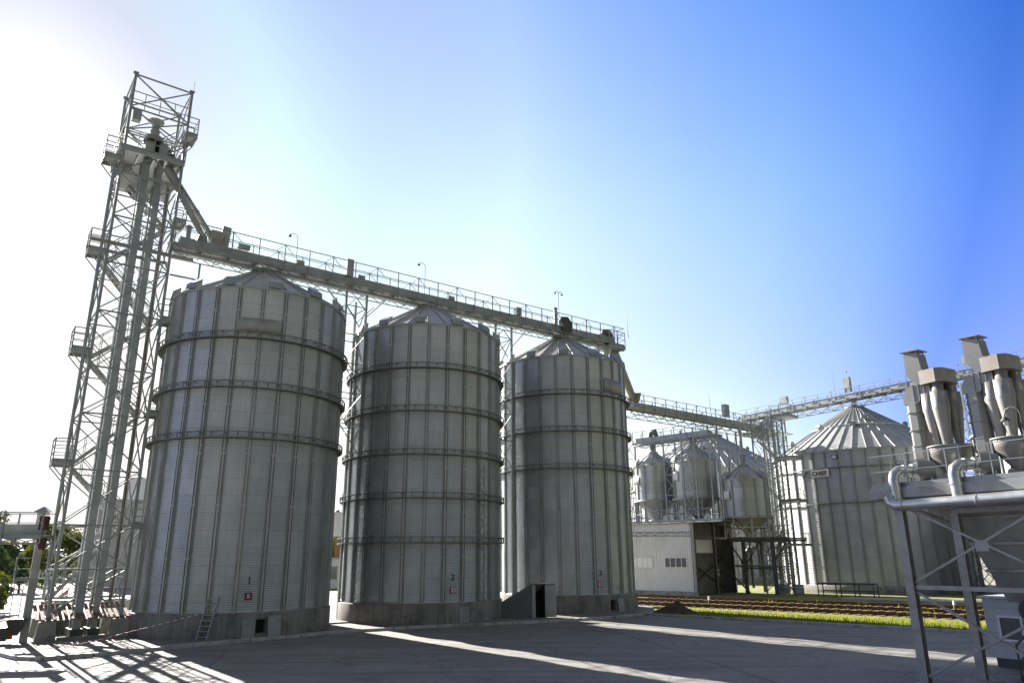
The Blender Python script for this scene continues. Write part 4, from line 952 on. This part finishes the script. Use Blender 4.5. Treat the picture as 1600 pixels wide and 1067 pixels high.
MB().tube([(-Lw, -.32, H-.02), (3.3, -.32, H-.02)], .07, 8).build('gutter', 'grey', t)
MB().tube([(-.25, -.3, H-.05), (-.25, -.14, H-.35), (-.25, -.14, .2)], .05, 8).build('downpipe', 'grey', t)
MB().box(-.12, .02, -.09, .1, .34, H).build('corner_trim', 'grey', t)
# open canopy beside the workshop
t = thing('loading_canopy', 'dark open steel canopy on columns right of the workshop', 'canopy', (*W(-36.3, 71.5), 0), TR)
MB().box(.3, 6.6, -.6, 4.2, 5.15, 5.27).beam((.3, -.5, 5.02), (6.6, -.5, 5.02), .14, .2).beam((.3, 4, 5.02), (6.6, 4, 5.02), .14, .2).build('roof', 'dark', t)
for x, y in ((1.9, -.3), (4.9, -.3), (1.9, 3.8), (4.9, 3.8)): MB().beam((x, y, 0), (x, y, 5.0), .3).build('column', 'dark', t)
mb = MB(); mb.beam((4.9, -.3, 3.0), (6.4, -.3, 5.0), .12); mb.beam((1.9, -.3, 2.6), (3.6, -.3, 4.9), .12); mb.beam((1.9, -.3, 2.6), (.4, -.3, 4.9), .12); mb.beam((1.9, -.3, 2.4), (4.9, -.3, 2.4), .12); mb.beam((.3, -.3, 1.9), (2.2, -.3, .1), .12); mb.beam((1.9, 3.8, 3.6), (4.9, 3.8, 3.6), .12)
mb.build('bracing', 'dark', t)
MB().box(.6, 5.0, 0.2, 3.6, 2.5, 2.6).build('mezzanine', 'dark', t)
mb = MB(); rail_run(mb, [(.4, -.5, 5.27), (6.4, -.5, 5.27)], 1.0, 1.1); rail_run(mb, [(.6, .2, 2.6), (5.0, .2, 2.6)], 1.0, 1.1); mb.build('railing', 'steel', t)
mb = MB(); rr = random.Random(9)
for i in range(9):
    x = .6+i*.5; y = rr.uniform(.6, 3.2); mb.tube([(x, y, rr.uniform(0.3, 2)), (x, y, rr.uniform(2.8, 4.5)), (x+rr.uniform(-.8, .8), y+.3, rr.uniform(4.2, 6.4))], rr.choice((.06, .09, .14)), 8)
mb.build('process_pipe', 'steel', t)
for i, (x, y) in enumerate(((-31.2, 72.4), (-30.0, 72.9))):
    t = thing('steel_drum', ('left' if i == 0 else 'right')+' one of two squat drums under the loading canopy', 'drum', (*W(x, y), 0), 0, 'drums under the canopy')
    MB().lathe([(.5, 0.05), (.5, .9), (.44, .95), (0, .95)], 18).build('drum', 'grey', t); MB().lathe([(.52, .45), (.52, .5)], 18).build('hoop', 'dark', t)
t = thing('storage_rack', 'low dark steel rack on the grass in front of the wide silo', 'rack', (*W(-27.2, 70.5), 0), TR)
mb = MB()
for x in (0, 1.6, 3.2, 4.8):
    for y in (0, 1.2): mb.beam((x, y, 0), (x, y, 1.1), .08)
for y in (0, 1.2):
    for z in (.5, 1.1): mb.beam((0, y, z), (4.8, y, z), .07)
mb.build('frame', 'dark', t); MB().box(0, 4.8, .1, 1.1, 1.13, 1.2).build('shelf', 'dark', t)
# pale concrete strip before the wide silos
MB().prism([W(-24, 66.2), W(60, 66.2), W(60, 69.0), W(-24, 69.0)], -.13, .12).build('service_path', 'block', kind='structure')

# ------------------------------------------------------------------ cleaning plant at right
ex = Vector((.52, -.855)).normalized(); ey = Vector((-ex.y, ex.x)); PR = math.degrees(math.atan2(ex.y, ex.x)); P1 = Vector((12.15, 23.45))
def PW(x, y): v = P1+ex*x+ey*y; return (v.x, v.y)
t = thing('plant_platform', 'grey steel platform on tall posts carrying the cyclones at the right edge', 'platform', (*PW(0, 0), 0), PR)
ZD = 5.72
MB().box(-.85, 8, -.1, 5.0, ZD-.06, ZD).build('deck', 'galv', t)
mb = MB(); mb.beam((-.85, -.15, ZD-.2), (8, -.15, ZD-.2), .1, .3); mb.beam((-.85, 5, ZD-.2), (8, 5, ZD-.2), .1, .3); mb.beam((-.85, -.1, ZD-.2), (-.85, 5, ZD-.2), .1, .3)
for x in (1, 3, 5, 7): mb.beam((x, -.1, ZD-.2), (x, 5, ZD-.2), .08, .24)
mb.build('edge_beam', 'grey', t)
mb = MB(); rail_run(mb, [(-.8, 5, ZD), (-.8, -.1, ZD), (8, -.1, ZD)], 1.0, 1.25, .013); mb.build('railing', 'steel', t)
for x, y in ((0, 0), (4.6, 0), (3.3, 4.8), (6.5, 4.8)):
    mb = MB(); mb.box(x-.13, x+.13, y-.11, y-.095, 0, ZD-.35); mb.box(x-.13, x+.13, y+.095, y+.11, 0, ZD-.35); mb.box(x-.02, x+.02, y-.095, y+.095, 0, ZD-.35); mb.box(x-.25, x+.25, y-.22, y+.22, -.02, .03)
    mb.build('column', 'post', t)
mb = MB(); z1, z2 = 2.72, 5.15
mb.beam((0, 0, z1), (4.6, 0, z1), .09, .12); mb.beam((0.05, .02, z1+.1), (4.5, .02, z2), .07); mb.beam((.05, -.03, z2), (4.5, -.03, z1+.1), .07)
mb.beam((0.05, .02, z1-.1), (4.5, .02, .15), .07); mb.beam((.05, -.03, .2), (4.5, -.03, z1-.1), .07); mb.box(2.1, 2.45, -.05, .05, 3.75, 4.05)
mb.beam((0, 0, z2+.1), (3.3, 4.8, z1), .07); mb.beam((3.3, 4.8, z1), (6.5, 4.8, z1), .09, .12)
mb.build('bracing', 'post', t)
# free-standing pipe post
px, py = 13.38, 22.64
t = thing('pipe_post', 'grey steel post on a concrete block in front of the plant platform', 'post', (px, py, 0), PR)
mb = MB(); mb.box(-.12, .12, -.1, -.085, .25, 4.85); mb.box(-.12, .12, .085, .1, .25, 4.85); mb.box(-.02, .02, -.085, .085, .25, 4.85); mb.build('column', 'post', t)
MB().frustum((0, 0), .85, .75, 0, (0, 0), .75, .65, .25).build('footing', 'block', t)
mb = MB(); mb.add([(-.3, -.02, .25), (.3, -.02, .25), (.1, -.02, .7), (-.1, -.02, .7), (-.3, .02, .25), (.3, .02, .25), (.1, .02, .7), (-.1, .02, .7)], [(0, 1, 2, 3), (7, 6, 5, 4), (0, 4, 5, 1), (1, 5, 6, 2), (2, 6, 7, 3), (3, 7, 4, 0)]); mb.build('gusset', 'post', t)
MB().box(-.4, 3.6, -.08, .08, 4.85, 5.0).build('bearer', 'post', t)
# header pipe
def arc(c, a0, a1, r, u, v, n=6):
    return [Vector(c)+Vector(u)*(r*math.cos(R_(a0+(a1-a0)*i/n)))+Vector(v)*(r*math.sin(R_(a0+(a1-a0)*i/n))) for i in range(n+1)]
t = thing('header_pipe', 'bright round pipe running along the front of the plant platform', 'pipe', (*PW(0, -.45), 0), PR)
mb = MB(); mb.tube([(-.05, 0, 5.4), (.0, 0, 5.22), (.18, 0, 5.12), (.4, 0, 5.12), (2.4, 0, 5.14), (4.4, 0, 5.16), (8, 0, 5.18)], .17, 16); mb.build('pipe', 'brightpipe', t)
for x in (.4, 2.6, 4.4):
    MB().tube([(x-.03, 0, 5.12), (x+.03, 0, 5.12)], .2, 16).build('flange', 'brightpipe', t)
# cyclone groups
def cyclone_group(label, x, zt=0.0):
    t = thing('cyclone_separator', label, 'cyclone separator', (*PW(x, .35), ZD), PR, 'cyclone separators on the plant platform')
    # fan with inlet bend
    mb = MB(); mb.tube([(-.05, .15, .5), (.35, .38, .5)], .42, 20); mb.box(-.1, .42, -.1, .55, 0, .12); mb.build('fan_housing', 'duct', t)
    mb = MB(); mb.tube([(-.42, -.62, -.62), (-.44, -.62, .2), (-.42, -.58, .36), (-.36, -.45, .47), (-.25, -.22, .5), (-.05, .12, .5)], .165, 16); mb.tube([(-.43, -.62, -.1), (-.43, -.62, -.05)], .19, 16); mb.tube([(-.3, -.3, .49), (-.27, -.25, .49)], .19, 16); mb.tube([(-.16, -.08, .5), (-.02, .15, .5)], [.2, .27], 16); mb.build('inlet_bend', 'brightpipe', t)
    # square riser duct, octagonal feel from chamfers
    def oct_(mb, c0, a, z0, c1, z1):
        ch = a*.28; P = [(-a/2+ch, -a/2), (a/2-ch, -a/2), (a/2, -a/2+ch), (a/2, a/2-ch), (a/2-ch, a/2), (-a/2+ch, a/2), (-a/2, a/2-ch), (-a/2, -a/2+ch)]
        mb.add([(c0[0]+p, c0[1]+q, z0) for p, q in P]+[(c1[0]+p, c1[1]+q, z1) for p, q in P], [(i, (i+1) % 8, 8+(i+1) % 8, 8+i) for i in range(8)]+[tuple(range(8))[::-1], tuple(range(8, 16))])
    mb = MB(); c = (.12, .32); oct_(mb, c, .55, .85, c, 1.25); oct_(mb, c, .5, 1.25, c, 1.75); oct_(mb, c, .5, 1.75, c, 2.62)
    for z in (1.23, 1.73, 2.3): oct_(mb, c, .57, z, c, z+.035)
    mb.build('riser_duct', 'duct', t)
    mb = MB(); prof = [(-.14, 2.6), (-.14, 2.86), (.0, 3.1), (.2, 3.2), (.8, 3.14), (.8, 2.68), (.42, 2.68), (.38, 2.6)]
    n = len(prof); mb.add([(p, .08, q) for p, q in prof]+[(p, .58, q) for p, q in prof], [tuple(range(n))[::-1], tuple(range(n, 2*n))]+[(i, (i+1) % n, n+(i+1) % n, n+i) for i in range(n)])
    for x_ in (.22, .4, .58, .76): mb.box(x_, x_+.03, .05, .61, 2.65, 3.2-.03*x_)
    mb.build('cross_duct', 'duct', t)
    # four cyclone barrels
    first = None
    for (cx, cy) in ((.62, .25), (1.0, .12), (.70, .78), (1.10, .66)):
        mb = MB(); mb.lathe([(.17, 3.2), (.17, 2.86), (.245, 2.84), (.25, 2.3), (.11, 1.12)], 20)
        mb.tube([(0, 0, 2.3), (0, 0, 2.315)], .256, 20)
        if first is None: o = first = mb.build('cyclone_barrel', 'duct', t)
        else: o = first.copy(); COL.objects.link(o); o.parent = t
        o.location = (cx, cy, 0)
    mb = MB()
    for i in range(16):
        a = i*math.pi/8; mb.tube([(.86+.6*math.cos(a), .46+.6*math.sin(a), 1.08), (.86+.6*math.cos(a), .46+.6*math.sin(a), 1.19)], .018, 5)
    mb.lathe([(.585, 1.17), (.64, 1.17), (.64, 1.13), (.585, 1.13)], 24, (.86, .46)); mb.build('bolted_flange', 'grey', t)
    mb = MB(); mb.lathe([(0.0, 1.16), (.58, 1.16), (.60, 1.12), (.58, .84), (.13, .25), (.13, .1)], 20, (.86, .46)); mb.build('dust_hopper', 'duct', t)
    mb = MB(); mb.tube([(.78, .12, .12), (.83, .5, .12)], .15, 12); mb.tube([(.76, .09, .12), (.78, .12, .12)], .18, 12); mb.box(.7, 1.05, .3, .7, -.02, .1); mb.build('rotary_valve', 'grey', t)
    for q in ((.4, .05), (1.32, .05), (1.3, .95), (.42, .95)): MB().beam((*q, 0), (*q, 1.15), .06).build('stand_leg', 'steel', t)
    # collector box and outlet elbow with rain cap
    mb = MB(); P = [(.56, -.05), (1.1, -.14), (1.28, .02), (1.3, .75), (1.15, .95), (.65, .95), (.56, .8)]; mb.prism(P, 3.16, 3.56); mb.prism([(p*1.03-.03, q*1.03) for p, q in P], 3.12, 3.16); mb.build('collector_box', 'duct', t)
    mb = MB(); v = []
    pr = [(.80, 3.12), (.42, 3.16), (.14, 3.50), (.14, 4.18), (.60, 4.16), (.66, 3.62), (.80, 3.56)]
    n = len(pr); mb.add([(p, -.02, q) for p, q in pr]+[(p, .45, q) for p, q in pr], [tuple(range(n))[::-1], tuple(range(n, 2*n))]+[(i, (i+1) % n, n+(i+1) % n, n+i) for i in range(n)])
    o = mb.build('outlet_elbow', 'duct', t)
    mb = MB(); mb.add([(.06, -.08, 4.27), (.66, -.08, 4.25), (.66, .51, 4.25), (.06, .51, 4.27), (.06, -.08, 4.30), (0.36, .22, 4.36), (.66, -.08, 4.28), (.66, .51, 4.28), (.06, .51, 4.30)], [(0, 3, 2, 1), (4, 6, 5), (6, 7, 5), (7, 8, 5), (8, 4, 5), (0, 1, 6, 4), (1, 2, 7, 6), (2, 3, 8, 7), (3, 0, 4, 8)])
    for q in ((.17, .02), (.55, .02), (.55, .42), (.17, .42)): mb.beam((*q, 4.1), (*q, 4.26), .03)
    mb.build('rain_cap', 'grey', o)
    return t
cg = cyclone_group('cluster of rust-stained cyclones with square riser duct, the left one of the pair', .55)
dup(cg, (*PW(2.42, .35), ZD), PR, 'clean grey cluster of cyclones just right of the rust-stained one')
dup(cg, (*PW(4.75, .45), ZD+.05), PR, 'third cyclone cluster showing only its cap corner at the right edge')
# hopper under the deck
t = thing('underdeck_hopper', 'large dark square hopper hanging under the plant platform', 'hopper', (*PW(2.75, 2.9), 0), PR)
mb = MB(); mb.frustum((0, 0), 2.0, 2.0, 2.3, (0, 0), 3.6, 3.6, 5.0); mb.box(-1.8, 1.8, -1.8, 1.8, 5.0, ZD-.4); mb.build('hopper', 'grey', t)
mb = MB()
for f in (.33, .62, .9):
    a = (2.0+1.6*f)/2+.03; z = 2.3+2.7*f
    for s_ in (-1, 1): mb.box(-a, a, s_*a-.04, s_*a+.04, z-.04, z+.04); mb.box(s_*a-.04, s_*a+.04, -a, a, z-.04, z+.04)
mb.build('rib', 'post', t)
MB().tube([(-.4, -1.15, 2.1), (-.4, -.4, 2.1)], .3, 16).build('valve', 'dark', t)
# cabin
t = thing('control_cabin', 'small grey panelled cabin with one window at the right edge', 'cabin', (16.3, 26.9, 0), PR)
mb = MB(); mb.box(0, 3.6, 0, 2.4, .3, 2.2); mb.build('wall', 'wallgrey', t)
mb = MB()
for z in (.7, 1.1, 1.5, 1.9): mb.box(.05, 3.55, -.012, 0, z, z+.015); mb.box(-.012, 0, 0.05, 2.35, z, z+.015)
mb.build('panel_joint', 'grey', t)
MB().box(-.1, 3.7, -.1, 2.5, 2.205, 2.27).build('roof', 'wallgrey', t)
wv = MB(); wv.box(.42, 1.2, -.06, -.015, .85, .92); wv.box(.42, 1.2, -.06, -.015, 1.6, 1.67); wv.box(.42, .49, -.06, -.015, .92, 1.6); wv.box(1.13, 1.2, -.06, -.015, .92, 1.6); o = wv.build('window', 'white', t)
MB().box(.49, 1.13, -.03, -.018, .92, 1.6).build('pane', 'glass', o)
MB().box(.1, 3.5, .1, 2.3, 0, .3).build('skid', 'dark', t)
# access stair and dark ducts at the lower right
t = thing('access_stair', 'dark steel stair with handrails climbing out of frame at lower right', 'stair', (14.2, 22.2, 0), 0)
mb = MB()
for o_ in (0, .7): mb.beam((0+o_*.9, 0-o_*.3, .25), (3.6+o_*.9, .5-o_*.3, 2.9), .05, .22)
for i in range(12): f = (i+.5)/12; mb.beam((3.6*f, .5*f, .25+2.65*f), (3.6*f+.63, .5*f-.21, .25+2.65*f), .24, .03)
mb.build('flight', 'dark', t)
mb = MB()
for o_ in (0, .7):
    mb.beam((0+o_*.9, -o_*.3, 1.2), (3.6+o_*.9, .5-o_*.3, 3.85), .05); mb.beam((0+o_*.9, -o_*.3, .75), (3.6+o_*.9, .5-o_*.3, 3.4), .035)
    for i in range(6): f = i/5; mb.beam((3.6*f+o_*.9, .5*f-o_*.3, .25+2.65*f), (3.6*f+o_*.9, .5*f-o_*.3, 1.2+2.65*f), .04)
mb.build('handrail', 'dark', t)
# lantern on gooseneck behind the right cyclones
lx, ly = PW(3.6, -.1)
t = thing('lantern', 'small black lantern on a curved bracket before the right cyclones', 'lantern', (lx, ly, ZD), PR)
MB().tube([(.35, 0, 0), (.35, 0, 1.7), (.3, 0, 1.85), (.15, 0, 1.92), (0, 0, 1.86), (-.06, 0, 1.7)], .02, 6).build('bracket', 'dark', t)
MB().lathe([(.0, 1.72), (.12, 1.56), (.13, 1.54), (0, 1.54)], 10, (-.06, 0)).build('shade', 'dark', t); MB().lathe([(.07, 1.54), (.05, 1.42), (0, 1.42)], 10, (-.06, 0)).build('glass', 'plate', t)

# ------------------------------------------------------------------ background, left and between the silos
def building(label, x, y, rz, w, d, h, mat='wallgrey', wins=(), roofmat='grey', grp='buildings behind the silos', name='building'):
    t = thing(name, label, 'building', (x, y, 0), rz, grp)
    MB().box(0, w, 0, d, 0, h).build('wall', mat, t); MB().box(-.15, w+.15, -.15, d+.15, h+.01, h+.25).build('roof', roofmat, t)
    for (wx, wz, ww, wh) in wins:
        mb = MB(); mb.box(wx, wx+ww, -.1, -.02, wz, wz+.1); mb.box(wx, wx+ww, -.1, -.02, wz+wh-.1, wz+wh); mb.box(wx, wx+.1, -.1, -.02, wz+.1, wz+wh-.1); mb.box(wx+ww-.1, wx+ww, -.1, -.02, wz+.1, wz+wh-.1); mb.box(wx+ww/2-.05, wx+ww/2+.05, -.09, -.02, wz+.1, wz+wh-.1)
        o = mb.build('window', 'white', t); MB().box(wx+.1, wx+ww-.1, -.05, -.03, wz+.1, wz+wh-.1).build('pane', 'glass', o)
    return t
def fp(px_, D):    # helper used only to lay out far buildings by compass bearing
    a = math.atan((px_-800)/1138*0.985); return D*math.sin(a), D*math.cos(a)
x, y = -27.0, 92.0
building('low white building with a window seen between the first and middle silos', -25.4, 93.5, 15, 12, 7, 3.4, 'white', ((1.6, 1.0, 2.2, 1.7),), 'wallgrey')
t = thing('raised_container', 'blue-grey box on timber legs between the first and middle silos', 'raised container', (-25.6, 98, 0), 12)
MB().box(0, 8, 0, 5, 6.3, 9.4).build('box', 'cladding', t)
for x_ in (.4, 2.4, 7): MB().box(x_, x_+.6, .2, .8, 0, 6.3).build('leg', 'wood', t)
building('flat grey block building behind the lattice tower', -52.8, 95, 20, 5.6, 7, 10.8, 'wallgrey', (), 'wallgrey')
t = thing('storage_cylinder', 'tall white storage cylinder with finial beside the first silo', 'tank', (-55.0, 108, 0))
MB().lathe([(1.25, .9), (1.25, 14.6), (1.1, 15.0), (.3, 15.3), (0, 15.3)], 24).build('shell', 'white', t); MB().lathe([(1.7, 0), (1.7, .9), (1.2, .92)], 20).build('plinth', 'block', t); MB().tube([(0, 0, 15.2), (0, 0, 16.3)], .12, 6).build('finial', 'steel', t)
t = thing('storage_cylinder', 'shorter pale storage cylinder behind the lattice tower', 'tank', (-58.2, 118, 0))
MB().lathe([(3.0, .3), (3.0, 12.5), (1.0, 13.8), (0, 13.9)], 28).build('shell', 'wallgrey', t); MB().lathe([(3.3, 0), (3.3, .3), (2.9, .35)], 24).build('plinth', 'block', t)
t = thing('chimney', 'slim square chimney with a cap above the low conveyor at left', 'chimney', (-69.2, 110, 0), 10)
MB().box(-.6, .6, -.6, .6, 0, 10.3).build('shaft', 'wallgrey', t); MB().frustum((0, 0), 2.0, 2.0, 10.35, (0, 0), .3, .3, 11.1).build('cap', 'steel', t)
t = thing('pipeline', 'long pale pipeline on posts crossing behind the tower at left', 'pipeline', (-100, 98, 0), 3)
MB().tube([(0, 0, 4.6), (45, 0, 4.6)], .28, 10).build('pipe', 'white', t)
for i in range(8): MB().beam((i*6+1, 0, 0), (i*6+1, 0, 4.3), .2).build('post', 'steel', t)
t = thing('yard_wall', 'long grey wall topped by a pale palisade at the far left', 'wall', (-105, 118, 0), 4)
MB().box(0, 52, 0, .4, 0, 1.9).build('wall', 'wallgrey', t)
mb = MB()
for i in range(86): mb.box(i*.6, i*.6+.34, .1, .2, 1.9, 3.2)
mb.build('palisade', 'white', t)
t = thing('low_retaining_wall', 'low concrete wall with rusty coping running back behind the tower', 'low wall', (-28.6, 47.5, .12), 118)
MB().box(0, 26, 0, .25, 0, .95).build('wall', 'block', t); MB().box(0, 26, -.05, .3, .95, 1.05).build('coping', 'rust', t)
t = thing('low_concrete_wall', 'low concrete ledge between the tower and the first silo', 'low wall', (-25.0, 47.0, .12), 20)
MB().box(0, 5.5, 0, .4, 0, 1.1).build('wall', 'block', t); MB().box(-.05, 5.55, -.06, .46, 1.1, 1.2).build('coping', 'kerb', t)
building('far low shed on the horizon at the left edge', -150, 170, 10, 60, 12, 4.0, 'wallgrey', (), 'grey')

def tree(name, label, x, y, h, cr, leafmat, seed, nleaf=2600, ls=.16, trunk=.16, cz=.6, squash=.8, conif=False, grp='trees at the left of the yard', z=0.0):
    rr = random.Random(seed); t = thing(name, label, 'tree', (x, y, z), 0, grp)
    mb = MB(); top = h*.75; pts = [Vector((0, 0, -.1)), Vector((rr.uniform(-.1, .1)*h*.3, rr.uniform(-.1, .1)*h*.3, h*.35)), Vector((rr.uniform(-.1, .1)*h*.4, 0, top))]
    mb.tube(pts, [trunk, trunk*.7, trunk*.2], 8)
    cl = []
    for k in range(11):
        a = rr.uniform(0, 6.28); zz = rr.uniform(.3, .72)*h; L = cr*rr.uniform(.5, .95)*(1.15-zz/h if conif else 1)
        e = Vector((math.cos(a)*L, math.sin(a)*L, zz+L*.5)); mb.tube([Vector((0, 0, zz*.9)), e*.6+Vector((0, 0, zz*.35)), e], [trunk*.35, trunk*.22, .02], 5, caps=False); cl.append(e)
    mb.build('trunk', 'bark', t)
    for k in range(26):
        a = rr.uniform(0, 6.28); b = rr.uniform(-1, 1); r = rr.random()**.5
        zc = h*cz+b*h*(1-cz)*.95; rad = cr*(1-abs(b)**2)**.5*r if not conif else cr*(1-(zc/h))*1.5*r
        cl.append(Vector((math.cos(a)*rad, math.sin(a)*rad, zc)))
    lb = MB(); per = nleaf//len(cl)
    for c in cl:
        cs_ = cr*rr.uniform(.16, .38)
        for i in range(per):
            d = Vector((rr.gauss(0, 1), rr.gauss(0, 1), rr.gauss(0, 1)*squash)); d = d.normalized()*cs_*rr.random()**.4; p_ = c+d
            if p_.z < .15: continue
            u = Vector((rr.uniform(-1, 1), rr.uniform(-1, 1), rr.uniform(-1, 1))).normalized(); v_ = u.orthogonal().normalized(); s_ = ls*rr.uniform(.6, 1.3)
            lb.add([p_-u*s_, p_+v_*s_*.5, p_+u*s_, p_-v_*s_*.5], [(0, 1, 2, 3)])
    lb.build('crown', leafmat, t)
    return t
tree('leafy_tree', 'round yellow-green tree at the left edge above the low conveyor', -60.6, 88.0, 8.6, 2.6, 'leaf', 1, 3200, .22)
tree('leafy_tree', 'broad yellow-green tree right behind the tower foot', -46.6, 77, 6.9, 3.0, 'leaf', 2, 4200, .2)
tree('leafy_tree', 'darker small tree left of the broad one behind the low conveyor', -55.4, 86, 5.2, 2.0, 'leafd', 3, 2600, .2)
tree('leafy_tree', 'grey-green tree in the distance under the low conveyor at left', -67.6, 100, 5.4, 2.6, 'leafd', 4, 2600, .24)
tree('garden_shrub', 'tall dark green shrub at the left edge beside the bright pavement', -38.0, 55.5, 4.4, 1.5, 'leafd', 5, 5200, .12, cz=.5, z=.1)
tree('garden_shrub', 'bright green shrub with orange leaves at the left edge nearest the camera', -34.6, 50.5, 2.9, 1.1, 'leaf', 6, 4200, .1, cz=.5, z=.1)
tree('leafy_tree', 'bright green tree seen in the gap between the first and middle silos', -26.2, 108, 8.3, 4.6, 'leaf', 7, 5200, .22, grp='trees behind the silos')
tree('leafy_tree', 'dark tree top peeping over the raised container between two silos', -26.5, 118, 13.4, 3.2, 'leafd', 8, 2600, .24, grp='trees behind the silos')
# far tree line as one mass
mb = MB(); rr = random.Random(12)
for i in range(9000):
    a = R_(rr.uniform(-48, -16)); D = rr.uniform(190, 230); h = 4.5+2.5*math.sin(a*60)+1.5*math.sin(a*143+1)
    p_ = Vector((D*math.sin(a), D*math.cos(a), max(.2, h*rr.random()**.7))); u = Vector((rr.uniform(-1, 1), rr.uniform(-1, 1), rr.uniform(-1, 1))).normalized(); v_ = u.orthogonal().normalized(); s_ = rr.uniform(.4, .9)
    mb.add([p_-u*s_, p_+v_*s_*.7, p_+u*s_, p_-v_*s_*.7], [(0, 1, 2, 3)])
mb.build('far_tree_belt', 'leafd', kind='stuff', label='distant low belt of trees along the horizon at left', category='tree belt')
